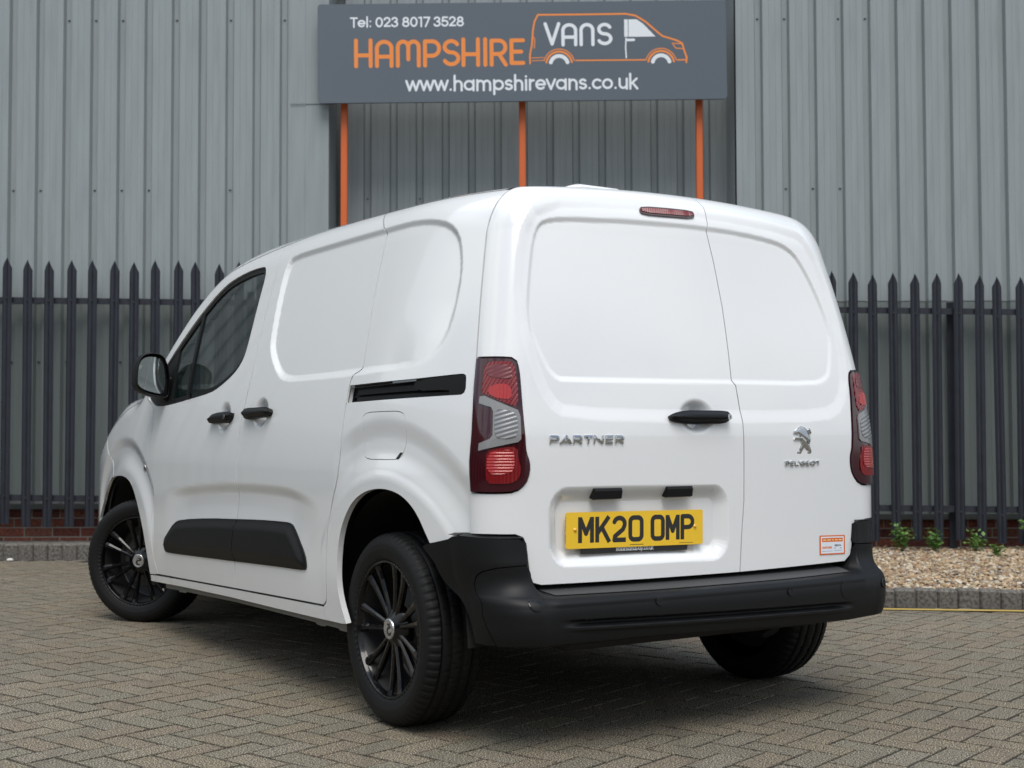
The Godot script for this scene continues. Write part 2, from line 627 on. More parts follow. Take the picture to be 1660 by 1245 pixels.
		"e": return [0.76, pl([0.09, 0.36, 0.66, 0.36]) + arc(Vector2(x, 0.36), Vector2(0.29, 0.295), 0, 315, 20)]
		"c": return [0.70, arc(Vector2(x, 0.36), o, 48, 312, 18)]
		"h": return [0.74, pl([0.12, 0, 0.12, 1.04]), pl([0.12, 0.36]) + arc(Vector2(0.36, 0.40), Vector2(0.24, 0.26), 180, 0) + pl([0.60, 0])]
		"n": return [0.74, pl([0.12, 0, 0.12, 0.70]), pl([0.12, 0.36]) + arc(Vector2(0.36, 0.40), Vector2(0.24, 0.26), 180, 0) + pl([0.60, 0])]
		"u": return [0.74, pl([0.62, 0, 0.62, 0.70]), pl([0.13, 0.70, 0.13, 0.32]) + arc(Vector2(0.375, 0.31), Vector2(0.245, 0.25), 180, 360) + pl([0.62, 0.34])]
		"m": return [1.16, pl([0.12, 0, 0.12, 0.70]), pl([0.12, 0.36]) + arc(Vector2(0.34, 0.42), Vector2(0.22, 0.24), 180, 0) + pl([0.56, 0]), pl([0.56, 0.36]) + arc(Vector2(0.78, 0.42), Vector2(0.22, 0.24), 180, 0) + pl([1.0, 0])]
		"r": return [0.48, pl([0.12, 0, 0.12, 0.70]), pl([0.12, 0.40]) + arc(Vector2(0.34, 0.42), Vector2(0.22, 0.24), 180, 80, 8)]
		"s": return [0.62, arc(Vector2(0.30, 0.52), Vector2(0.19, 0.145), 30, 270, 14) + arc(Vector2(0.30, 0.215), Vector2(0.21, 0.155), 90, -150, 14)]
		"i": return [0.28, pl([0.13, 0, 0.13, 0.70]), pl([0.13, 0.93, 0.13, 0.94])]
		"l": return [0.28, pl([0.13, 0, 0.13, 1.04])]
		"k": return [0.70, pl([0.12, 0, 0.12, 1.04]), pl([0.56, 0.70, 0.16, 0.33]), pl([0.27, 0.42, 0.60, 0])]
		"v": return [0.66, pl([0.04, 0.70, 0.32, 0.04, 0.60, 0.70])]
		"y": return [0.66, pl([0.04, 0.70, 0.32, 0.06]), pl([0.60, 0.70, 0.22, -0.26])]
		"w": return [0.98, pl([0.04, 0.70, 0.26, 0.05, 0.48, 0.68, 0.70, 0.05, 0.92, 0.70])]
		".": return [0.30, pl([0.14, 0.06, 0.14, 0.07])]
		":": return [0.30, pl([0.14, 0.06, 0.14, 0.07]), pl([0.14, 0.58, 0.14, 0.59])]
		"0": return [0.76, arc(Vector2(0.36, 0.48), Vector2(0.27, 0.44), 0, 360, 24)]
		"1": return [0.48, pl([0.08, 0.90, 0.28, 0.93, 0.28, 0])]
		"2": return [0.70, arc(Vector2(0.32, 0.68), Vector2(0.24, 0.25), 170, -30, 14) + pl([0.08, 0.07, 0.60, 0.07])]
		"3": return [0.70, arc(Vector2(0.31, 0.71), Vector2(0.22, 0.21), 165, -85, 14) + arc(Vector2(0.31, 0.27), Vector2(0.26, 0.23), 85, -165, 14)]
		"5": return [0.70, pl([0.56, 0.92, 0.16, 0.92, 0.11, 0.48]) + arc(Vector2(0.32, 0.31), Vector2(0.27, 0.27), 130, -160, 16)]
		"7": return [0.64, pl([0.05, 0.92, 0.56, 0.92, 0.20, 0])]
		"8": return [0.72, arc(Vector2(0.34, 0.71), Vector2(0.21, 0.20), -90, 270, 20), arc(Vector2(0.34, 0.27), Vector2(0.26, 0.23), 90, 450, 20)]
	return [0.4]

func text_width(s: String, style: String) -> float:
	var w := 0.0
	for ch in s:
		w += glyph(ch, style)[0]
	return w

func ink(img: Image, pts: Array, wide: float, c: Color, butt := false) -> void:
	var r := wide * 0.5
	for k in maxi(1, pts.size() - 1):
		var a: Vector2 = pts[k]
		var b: Vector2 = pts[mini(k + 1, pts.size() - 1)]
		var lo := a.min(b) - Vector2(r + 1, r + 1)
		var hi := a.max(b) + Vector2(r + 1, r + 1)
		var ab := b - a
		var l2 := maxf(ab.length_squared(), 1e-9)
		for y in range(maxi(0, int(lo.y)), mini(img.get_height() - 1, int(hi.y)) + 1):
			for x in range(maxi(0, int(lo.x)), mini(img.get_width() - 1, int(hi.x)) + 1):
				var p := Vector2(x + 0.5, y + 0.5)
				var t := (p - a).dot(ab) / l2
				if butt and ((k == 0 and t < 0.0) or (k == pts.size() - 2 and t > 1.0)):
					continue
				var d := p.distance_to(a + ab * clampf(t, 0.0, 1.0))
				var cover := clampf(r + 0.5 - d, 0.0, 1.0)
				if cover > 0.0:
					img.set_pixel(x, y, img.get_pixel(x, y).lerp(c, cover))

func fill_poly(img: Image, poly: PackedVector2Array, c: Color) -> void:
	var lo := poly[0]
	var hi := poly[0]
	for p in poly:
		lo = lo.min(p)
		hi = hi.max(p)
	for y in range(maxi(0, int(lo.y)), mini(img.get_height() - 1, int(hi.y)) + 1):
		for x in range(maxi(0, int(lo.x)), mini(img.get_width() - 1, int(hi.x)) + 1):
			if Geometry2D.is_point_in_polygon(Vector2(x + 0.5, y + 0.5), poly):
				img.set_pixel(x, y, c)

# text whose baseline starts at (x, y) and which fills wide pixels
func write(img: Image, s: String, style: String, x: float, y: float, cap: float, wide: float, weight: float, c: Color, butt := false) -> void:
	var k := wide / text_width(s, style)
	var at := x
	for ch in s:
		var g := glyph(ch, style)
		for i in range(1, g.size()):
			var pts := []
			for q in g[i]:
				pts.append(Vector2(at + q.x * k, y - q.y * cap))
			ink(img, pts, weight, c, butt)
		at += g[0] * k

# ------------------------------------------------------------------ the scene
func _ready() -> void:
	rng.seed = 7
	# camera
	var cam := Camera3D.new()
	cam.name = "camera"
	add_child(cam)
	cam.position = Vector3(0, 0.9576, 0)
	cam.basis = Basis(Vector3.RIGHT, 0.0383) * Basis(Vector3.BACK, -0.0026)
	cam.fov = rad_to_deg(2.0 * atan(622.5 / 2134.4))
	cam.far = 600.0
	cam.near = 0.05
	cam.current = true
	var lens := CameraAttributesPhysical.new()
	lens.frustum_focal_length = 24.0 / (2.0 * 622.5 / 2134.4)
	lens.frustum_focus_distance = 4.9
	lens.exposure_aperture = 4.0
	lens.frustum_far = 600.0
	lens.frustum_near = 0.05
	cam.attributes = lens
	cam.fov = rad_to_deg(2.0 * atan(622.5 / 2134.4))
	# sky and light
	var we := WorldEnvironment.new()
	we.name = "world_environment"
	var env := Environment.new()
	env.background_mode = Environment.BG_SKY
	var sky := Sky.new()
	var pan := PanoramaSkyMaterial.new()
	pan.panorama = sky_picture()
	sky.sky_material = pan
	env.sky = sky
	env.background_energy_multiplier = 1.0
	env.tonemap_mode = Environment.TONE_MAPPER_LINEAR
	env.tonemap_exposure = 1.22
	env.sdfgi_enabled = true
	env.ssao_enabled = true
	env.ssil_enabled = true
	we.environment = env
	add_child(we)
	var sun := DirectionalLight3D.new()
	sun.name = "sun"
	sun.light_energy = 0.72
	sun.light_color = Color(1.0, 0.975, 0.94)
	sun.light_angular_distance = 36.0
	sun.shadow_enabled = true
	add_child(sun)
	sun.look_at_from_position(Vector3(0.5, 8.0, 4.6), Vector3.ZERO)

	make_materials()
	ground()
	warehouse()
	fence()
	sign_board()
	van()
	weeds()
	litter()
	added_yard_building()

func sky_picture() -> ImageTexture:
	var w := 768
	var h := 384
	var img := Image.create(w, h, false, Image.FORMAT_RGBF)
	var n := FastNoiseLite.new()
	n.seed = 21
	n.frequency = 1.0
	n.noise_type = FastNoiseLite.TYPE_SIMPLEX_SMOOTH
	n.fractal_octaves = 5
	n.fractal_gain = 0.52
	var glow := Vector3(0.5, 8.0, 4.6).normalized()
	for j in h:
		var el := PI * 0.5 - PI * (j + 0.5) / h
		for i in w:
			var az := TAU * ((i + 0.5) / w - 0.5)
			var d := Vector3(sin(az) * cos(el), sin(el), -cos(az) * cos(el))
			var c: Vector3
			if d.y < 0.0:
				c = Vector3(0.22, 0.21, 0.20)
			else:
				var q := d / (d.y + 0.35)
				var a := n.get_noise_3d(q.x * 0.75, q.z * 0.75, 3.1)
				var b := n.get_noise_3d(q.x * 1.7 + 9.0, q.z * 1.7, 8.7)
				var cloud := smoothstep(-0.42, -0.02, a + 0.35 * b)
				var thick := smoothstep(0.0, 0.55, a + 0.3 * b)
				var blue := Vector3(0.30, 0.46, 0.78).lerp(Vector3(0.62, 0.74, 0.92), pow(1.0 - d.y, 3.0))
				var white := Vector3(1.13, 1.23, 1.29).lerp(Vector3(0.66, 0.73, 0.81), thick)
				c = blue.lerp(white, cloud)
				c *= 0.78 * (0.55 + 0.55 * d.y) * (1.0 + 0.7 * pow(maxf(0.0, d.dot(glow)), 4.0))
				c = c.lerp(Vector3(0.44, 0.47, 0.50), 0.6 * smoothstep(0.14, 0.0, d.y))
			img.set_pixel(i, j, Color(c.x, c.y, c.z))
	return ImageTexture.create_from_image(img)

func make_materials() -> void:
	var paint := mat("white paint", lin(0.82, 0.83, 0.84), 0.16, 0.0, 1.0)
	paint.metallic_specular = 0.65
	paint.clearcoat_roughness = 0.03
	mat("black plastic", lin(0.0055, 0.0058, 0.0063), 0.5)
	var trim := mat("grained plastic", lin(0.0055, 0.0058, 0.0063), 0.48)
	trim.metallic_specular = 0.36
	mats["black plastic"].metallic_specular = 0.36
	trim.normal_enabled = true
	var grain := noise_tex(5, 0.2, [], 256, 2)
	grain.as_normal_map = true
	grain.bump_strength = 2.0
	trim.normal_texture = grain
	trim.normal_scale = 0.12
	trim.uv1_triplanar = true
	trim.uv1_scale = Vector3(14, 14, 14)
	mat("gloss black", lin(0.0035, 0.0035, 0.004), 0.2, 0.0, 0.35)
	mats["gloss black"].metallic_specular = 0.35
	mat("dark void", lin(0.008, 0.008, 0.008), 0.9)
	mat("underbody", lin(0.012, 0.012, 0.013), 0.8)
	mat("dusty steel", lin(0.20, 0.20, 0.19), 0.65)
	mat("chrome", lin(0.62, 0.63, 0.64), 0.12, 1.0)
	mat("dark chrome", lin(0.12, 0.12, 0.12), 0.2, 1.0)
	mat("aluminium", lin(0.35, 0.36, 0.37), 0.4, 0.8)
	var tyre := mat("tyre rubber", lin(0.0052, 0.0052, 0.0056), 0.62)
	tyre.metallic_specular = 0.4
	mat("red lens", lin(0.19, 0.004, 0.006), 0.2, 0.0, 1.0)
	mat("bright red lens", lin(0.40, 0.008, 0.009), 0.25, 0.0, 1.0)
	mat("smoked red lens", lin(0.040, 0.0028, 0.0055), 0.1, 0.0, 1.0)
	mat("pink lens", lin(0.15, 0.018, 0.022), 0.3, 0.0, 1.0)
	mat("clear lens", lin(0.25, 0.25, 0.255), 0.35, 0.1, 1.0)
	mat("silver lens", lin(0.30, 0.30, 0.31), 0.3, 0.5, 1.0)
	var glass := mat("tinted glass", Color(0.10, 0.16, 0.15, 0.42), 0.03)
	glass.transparency = BaseMaterial3D.TRANSPARENCY_ALPHA
	mat("mirror glass", lin(0.62, 0.68, 0.67), 0.02, 1.0)
	mat("interior", lin(0.02, 0.021, 0.023), 0.8)
	mat("seat cloth", lin(0.03, 0.031, 0.034), 0.95)
	mat("orange paint", lin(0.62, 0.13, 0.032), 0.45)
	var pale := mat("fence paint", lin(0.019, 0.0225, 0.033), 0.5)
	pale.albedo_texture = noise_tex(31, 0.02, [[0.0, Color(0.78, 0.78, 0.78)], [0.55, Color(1, 1, 1)], [1.0, Color(1.0, 1.0, 1.0)]], 512, 5)
	pale.uv1_triplanar = true
	pale.uv1_world_triplanar = true
	pale.uv1_scale = Vector3(1.3, 0.5, 1.3)
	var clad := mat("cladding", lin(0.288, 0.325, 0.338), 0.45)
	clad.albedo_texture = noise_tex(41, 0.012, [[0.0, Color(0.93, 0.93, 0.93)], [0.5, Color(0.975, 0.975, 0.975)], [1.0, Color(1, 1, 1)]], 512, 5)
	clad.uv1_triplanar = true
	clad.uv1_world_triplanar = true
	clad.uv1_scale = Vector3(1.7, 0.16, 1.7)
	var low := mat("lower cladding", lin(0.185, 0.212, 0.212), 0.45)  # same cladding in a darker tone, for the sheets below the rail
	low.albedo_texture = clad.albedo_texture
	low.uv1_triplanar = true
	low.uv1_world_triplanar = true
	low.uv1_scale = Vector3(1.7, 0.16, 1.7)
	mat("flashing", lin(0.07, 0.078, 0.082), 0.5)
	mat("dark steel", lin(0.02, 0.022, 0.027), 0.5)
	mat("screw", lin(0.06, 0.065, 0.065), 0.5)
	mat("mortar", lin(0.27, 0.25, 0.22), 0.95)
	mat("yellow paint", lin(0.40, 0.28, 0.07), 0.85)
	for k in 5:
		var t: Vector3 = [Vector3(0.26, 0.078, 0.055), Vector3(0.21, 0.062, 0.046), Vector3(0.30, 0.095, 0.062), Vector3(0.17, 0.055, 0.045), Vector3(0.27, 0.105, 0.075)][k]
		var m := mat("brick %d" % k, lin(t.x, t.y, t.z), 0.9)
		m.albedo_texture = noise_tex(50 + k, 0.03, [[0.0, Color(0.6, 0.6, 0.6)], [1.0, Color(1, 1, 1)]], 256, 4)
		m.uv1_triplanar = true
		m.uv1_world_triplanar = true
		m.uv1_scale = Vector3(4, 4, 4)
	# stone of the paving blocks: fine aggregate of dark and buff grains
	var speck := noise_tex(61, 0.14, [[0.0, Color(0.10, 0.09, 0.085)], [0.33, Color(0.20, 0.185, 0.165)], [0.44, Color(0.36, 0.335, 0.30)], [0.52, Color(0.46, 0.43, 0.385)], [0.60, Color(0.62, 0.575, 0.50)], [0.70, Color(0.84, 0.78, 0.66)], [1.0, Color(0.97, 0.93, 0.83)]], 1024, 2)
	var bumpy := noise_tex(62, 0.14, [], 512, 2)
	for k in 7:
		var t: Color = [Color(1, 1, 1), Color(0.97, 0.97, 0.96), Color(1.02, 1.01, 0.99), Color(0.99, 0.965, 0.94), Color(0.95, 0.955, 0.945), Color(1.0, 0.985, 0.95), Color(0.97, 0.985, 0.97)][k]
		var m := mat("block %d" % k, Color(t.r * 0.84, t.g * 0.845, t.b * 0.855), 0.88)
		m.albedo_texture = speck
		m.heightmap_enabled = false
		m.uv1_triplanar = true
		m.uv1_world_triplanar = true
		m.uv1_scale = Vector3(1.05, 1.05, 1.05)
	var many := mat("block many", Color(0.865, 0.865, 0.865), 0.88)
	many.albedo_texture = speck
	many.uv1_triplanar = true
	many.uv1_world_triplanar = true
	many.uv1_scale = Vector3(1.05, 1.05, 1.05)
	many.vertex_color_use_as_albedo = true
	var sand := mat("joint sand", lin(0.018, 0.0165, 0.0145), 1.0)
	sand.albedo_texture = noise_tex(63, 0.05, [[0.0, Color(0.55, 0.55, 0.55)], [1.0, Color(1, 1, 1)]], 512, 4)
	sand.uv1_triplanar = true
	sand.uv1_world_triplanar = true
	var kerb := mat("kerb concrete", lin(0.20, 0.185, 0.165), 0.95)
	kerb.albedo_texture = noise_tex(64, 0.03, [[0.0, Color(0.42, 0.42, 0.42)], [0.5, Color(0.85, 0.85, 0.85)], [1.0, Color(1, 1, 1)]], 512, 5)
	kerb.uv1_triplanar = true
	kerb.uv1_world_triplanar = true
	kerb.uv1_scale = Vector3(2.5, 2.5, 2.5)
	var slab := mat("concrete strip", lin(0.22, 0.205, 0.18), 0.95)
	slab.albedo_texture = noise_tex(65, 0.03, [[0.0, Color(0.55, 0.55, 0.55)], [1.0, Color(1, 1, 1)]], 512, 5)
	slab.uv1_triplanar = true
	slab.uv1_world_triplanar = true
	slab.uv1_scale = Vector3(1.5, 1.5, 1.5)
	var soil := mat("soil", lin(0.17, 0.13, 0.09), 1.0)
	var stone := mat("gravel", Color(1, 1, 1), 0.85)
	stone.vertex_color_use_as_albedo = true
	var tar := mat("asphalt", lin(0.06, 0.06, 0.058), 0.95)
	tar.albedo_texture = noise_tex(66, 0.05, [[0.0, Color(0.6, 0.6, 0.6)], [1.0, Color(1, 1, 1)]], 512, 5)
	tar.uv1_triplanar = true
	tar.uv1_world_triplanar = true
	tar.uv1_scale = Vector3(0.3, 0.3, 0.3)
	for k in 3:
		var m := mat("leaf %d" % k, [lin(0.09, 0.19, 0.04), lin(0.12, 0.22, 0.05), lin(0.06, 0.12, 0.03)][k], 0.6)
		m.backlight_enabled = true
		m.backlight = lin(0.04, 0.08, 0.01)
	mat("yellow petal", lin(0.55, 0.45, 0.03), 0.7)

# ------------------------------------------------------------------ ground
# height of the ground along the foot of the building: falls to the right
func kerb_line(x: float) -> float:   # z of the kerb's front face
	if x < -0.9:
		return -10.18
	if x > 1.1:
		return -7.45 + (x - 1.1) * 0.13
	var t := (x + 0.9) / 2.0
	return lerpf(-10.18, -7.45, smoothstep(0.0, 1.0, t))

func ground() -> void:
	var g := MB.new()
	g.quad(Vector3(-220, -0.035, 220), Vector3(220, -0.035, 220), Vector3(220, -0.035, -220), Vector3(-220, -0.035, -220), Vector3.UP)
	part("ground", g.mesh(), mats["asphalt"]).set_meta("kind", "structure")
	# yard of herringbone blocks
	var yard := base("paved_yard")
	yard.set_meta("kind", "structure")
	var bed := MB.new()
	bed.quad(Vector3(-9, -0.0036, 3.5), Vector3(9, -0.0036, 3.5), Vector3(9, -0.0036, -10.3), Vector3(-9, -0.0036, -10.3), Vector3.UP)
	part("joint_sand", bed.mesh(), mats["joint sand"], yard)
	var ang := deg_to_rad(40.0)
	var e1 := Vector3(cos(ang), 0, sin(ang))
	var e2 := Vector3(sin(ang), 0, -cos(ang))
	var from := Vector3(-1.146, 0, -3.909)
	var u := 0.1
	var places := []
	for i in range(-140, 141):
		for j in range(-140, 141):
			var m := posmod(i - j, 4)
			if m != 0 and m != 3:
				continue
			var flat := m == 0
			var c := from + e1 * u * (i + (1.0 if flat else 0.5)) + e2 * u * (j + (0.5 if flat else 1.0))
			if absf(c.x) > 8.7 or c.z > 3.2 or c.z < -10.2:
				continue
			if c.z < kerb_line(c.x) + 0.10:
				continue
			var seenp := absf(c.x) < 0.42 * -c.z and c.z < -3.6
			places.append([c, flat, (c.length() if seenp else 50.0 + c.length())])
	places.sort_custom(func(a, b): return a[2] < b[2])
	var shapes := []
	for k in 3:
		var b := MB.new()
		var q := 0.0453 - 0.0004 * k
		b.box(Vector3(0, -0.0115, 0), Vector3(q * 2.0 + 0.0047, 0.0115, q), 0.0)
		shapes.append(b.mesh())
	var mm := MultiMesh.new()
	mm.transform_format = MultiMesh.TRANSFORM_3D
	mm.use_colors = true
	mm.mesh = shapes[0]
	mm.instance_count = places.size() - 300
	var broad := FastNoiseLite.new()
	broad.seed = 12
	broad.frequency = 0.45
	broad.fractal_octaves = 3
	for k in places.size():
		var pl_: Array = places[k]
		var turn := -ang if pl_[1] else PI / 2 - ang
		var tilt := Basis(Vector3.UP, turn + rng.randf_range(-0.012, 0.012)) * Basis(Vector3(1, 0, 0), rng.randf_range(-0.006, 0.006)) * Basis(Vector3(0, 0, 1), rng.randf_range(-0.004, 0.004))
		var pos: Vector3 = pl_[0] + Vector3(0, rng.randf_range(-0.0012, 0.0012), 0)
		var tone := rng.randi_range(0, 6)
		if k < 300:
			var o := part("block", shapes[k % 3], mats["block %d" % tone], yard)
			o.transform = Transform3D(tilt, pos)
		else:
			mm.set_instance_transform(k - 300, Transform3D(tilt, pos))
			var t: Color = [Color(1, 1, 1), Color(0.935, 0.935, 0.915), Color(1.05, 1.02, 0.98), Color(0.98, 0.925, 0.87), Color(0.89, 0.90, 0.88), Color(1.0, 0.965, 0.89), Color(0.935, 0.965, 0.935)][tone]
			t = Color(t.r * 0.96, t.g * 0.965, t.b * 1.0) * (1.0 + 0.16 * broad.get_noise_2d(pl_[0].x, pl_[0].z))
			mm.set_instance_color(k - 300, t)
	var mi := MultiMeshInstance3D.new()
	mi.multimesh = mm
	mi.material_override = mats["block many"]
	put(mi, "paving_blocks", yard)
	mi.set_meta("kind", "stuff")

	# kerbs of small concrete blocks
	var kb := base("kerb")
	kb.set_meta("kind", "structure")
	var kshapes := []
	for k in 3:
		kshapes.append(box_mesh(Vector3(0.0556 - 0.0006 * k, 0.10, 0.05), 0.007 + 0.002 * k))
	var x := -6.0
	while x < 6.5:
		var z := kerb_line(x)
		var z2 := kerb_line(x + 0.05)
		var dir := Vector2(0.05, z2 - z).normalized()
		var high := 0.125 if x < -0.9 else 0.101 - 0.010 * smoothstep(1.0, 4.0, x)
		var o := part("kerb_stone", kshapes[rng.randi_range(0, 2)], mats["kerb concrete"], kb)
		o.position = Vector3(x, high - 0.10 + rng.randf_range(-0.004, 0.004), z - 0.05 + rng.randf_range(-0.003, 0.003))
		o.rotation = Vector3(rng.randf_range(-0.02, 0.02), -atan2(dir.y, dir.x) + rng.randf_range(-0.012, 0.012), rng.randf_range(-0.01, 0.01))
		x += 0.1125 * dir.x
	# raised strip on the left, gravel bed on the right, behind the kerb
	var st := MB.new()
	st.quad(Vector3(-6.5, 0.118, -10.24), Vector3(-0.6, 0.118, -10.24), Vector3(-0.6, 0.118, -10.62), Vector3(-6.5, 0.118, -10.62), Vector3.UP)
	part("footpath", st.mesh(), mats["concrete strip"]).set_meta("kind", "structure")
	var so := MB.new()
	var n := 40
	for k in n:
		var xa := lerpf(-0.55, 7.0, float(k) / n)
		var xb := lerpf(-0.55, 7.0, float(k + 1) / n)
		so.quad(Vector3(xa, bed_h(xa, kerb_line(xa) - 0.09), kerb_line(xa) - 0.09), Vector3(xb, bed_h(xb, kerb_line(xb) - 0.09), kerb_line(xb) - 0.09), Vector3(xb, bed_h(xb, -10.7), -10.7), Vector3(xa, bed_h(xa, -10.7), -10.7), Vector3.UP)
	part("gravel_bed", so.mesh(), mats["soil"]).set_meta("kind", "structure")
	var pebble := MB.new()
	for lat in 3:
		pass
	var ico := SphereMesh.new()
	ico.radius = 1.0
	ico.height = 2.0
	ico.radial_segments = 7
	ico.rings = 4
	var gm := MultiMesh.new()
	gm.transform_format = MultiMesh.TRANSFORM_3D
	gm.use_colors = true
	gm.mesh = ico
	var spots := []
	while spots.size() < 34000:
		var px := rng.randf_range(-0.5, 5.6)
		var pz := rng.randf_range(-10.65, kerb_line(px) - 0.09)
		if pz < kerb_line(px) - 0.09:
			spots.append(Vector3(px, bed_h(px, pz), pz))
	gm.instance_count = spots.size()
	for k in spots.size():
		var r := rng.randf_range(0.006, 0.0145) * (1.25 if rng.randf() < 0.12 else 1.0)
		var b := Basis.from_euler(Vector3(rng.randf_range(-0.5, 0.5), rng.randf_range(0, TAU), rng.randf_range(-0.5, 0.5))).scaled_local(Vector3(r * rng.randf_range(1.0, 1.7), r * rng.randf_range(0.55, 0.85), r))
		gm.set_instance_transform(k, Transform3D(b, spots[k] + Vector3(0, rng.randf_range(0.0, 0.016), 0)))
		var t: Array = [[0.46, 0.34, 0.215], [0.38, 0.26, 0.15], [0.55, 0.44, 0.30], [0.32, 0.195, 0.115], [0.58, 0.52, 0.42], [0.42, 0.305, 0.17], [0.24, 0.19, 0.15]][rng.randi_range(0, 6)]
		var br := rng.randf_range(0.65, 1.0)
		gm.set_instance_color(k, Color(t[0] * br, t[1] * br, t[2] * br))
	var gi := MultiMeshInstance3D.new()
	gi.multimesh = gm
	gi.material_override = mats["gravel"]
	put(gi, "gravel")
	gi.set_meta("kind", "stuff")
	tag(gi, "buff and brown pea gravel filling the bed behind the kerb", "gravel")
	# yellow line in front of the right kerb
	var yl := MB.new()
	for k in 30:
		var xa := lerpf(1.0, 7.0, k / 30.0)
		var xb := lerpf(1.0, 7.0, (k + 1) / 30.0)
		var za := kerb_line(xa) + 0.10
		var zb := kerb_line(xb) + 0.10
		yl.quad(Vector3(xa, 0.0055, za), Vector3(xb, 0.0055, zb), Vector3(xb, 0.0055, zb + 0.065), Vector3(xa, 0.0055, za + 0.065), Vector3.UP)
	part("painted_line", yl.mesh(), mats["yellow paint"]).set_meta("kind", "structure")

func bed_h(x: float, z: float) -> float:
	var back := 0.03 + 0.10 * smoothstep(1.2, -0.6, x)
	var front := 0.070
	return lerpf(front, back, clampf((kerb_line(x) - z) / 3.2, 0.0, 1.0)) + 0.006 * sin(x * 5.0 + z * 3.0)

# ------------------------------------------------------------------ warehouse
func cladding(parent: Node, x0: float, x1: float, z: float, y0: float, y1: float, first: float, m: Material) -> void:
	var pitch := 0.2185
	var x := first
	while x < x1:
		var b := MB.new()
		var any := false
		for k in 5:
			var xs := [x, x + 0.150, x + 0.162, x + 0.206, x + pitch]
			var zs := [0.0, 0.0, -0.040, -0.040, 0.0]
			for i in 4:
				var a: float = maxf(xs[i], x0)
				var c: float = minf(xs[i + 1], x1)
				if c - a < 0.0005:
					continue
				var f0: float = (a - xs[i]) / (xs[i + 1] - xs[i])
				var f1: float = (c - xs[i]) / (xs[i + 1] - xs[i])
				var za: float = z + lerpf(zs[i], zs[i + 1], f0)
				var zc: float = z + lerpf(zs[i], zs[i + 1], f1)
				any = true
				if i == 0 and c - a > 0.12:
					# two shallow stiffening lines in the broad face
					var m1 := a + 0.05
					var m2 := a + 0.10
					var e := 0.004
					var cuts := [a, m1 - e, m1, m1 + e, m2 - e, m2, m2 + e, c]
					var dz := [0.0, 0.0, -0.0022, 0.0, 0.0, -0.0022, 0.0, 0.0]
					for q in cuts.size() - 1:
						b.quad(Vector3(cuts[q], y0, z + dz[q]), Vector3(cuts[q + 1], y0, z + dz[q + 1]), Vector3(cuts[q + 1], y1, z + dz[q + 1]), Vector3(cuts[q], y1, z + dz[q]), Vector3(0, 0, 1))
				else:
					b.quad(Vector3(a, y0, za), Vector3(c, y0, zc), Vector3(c, y1, zc), Vector3(a, y1, za), Vector3(0, 0, 1))
			x += pitch
		if any:
			part("cladding_sheet", b.mesh(), m, parent)

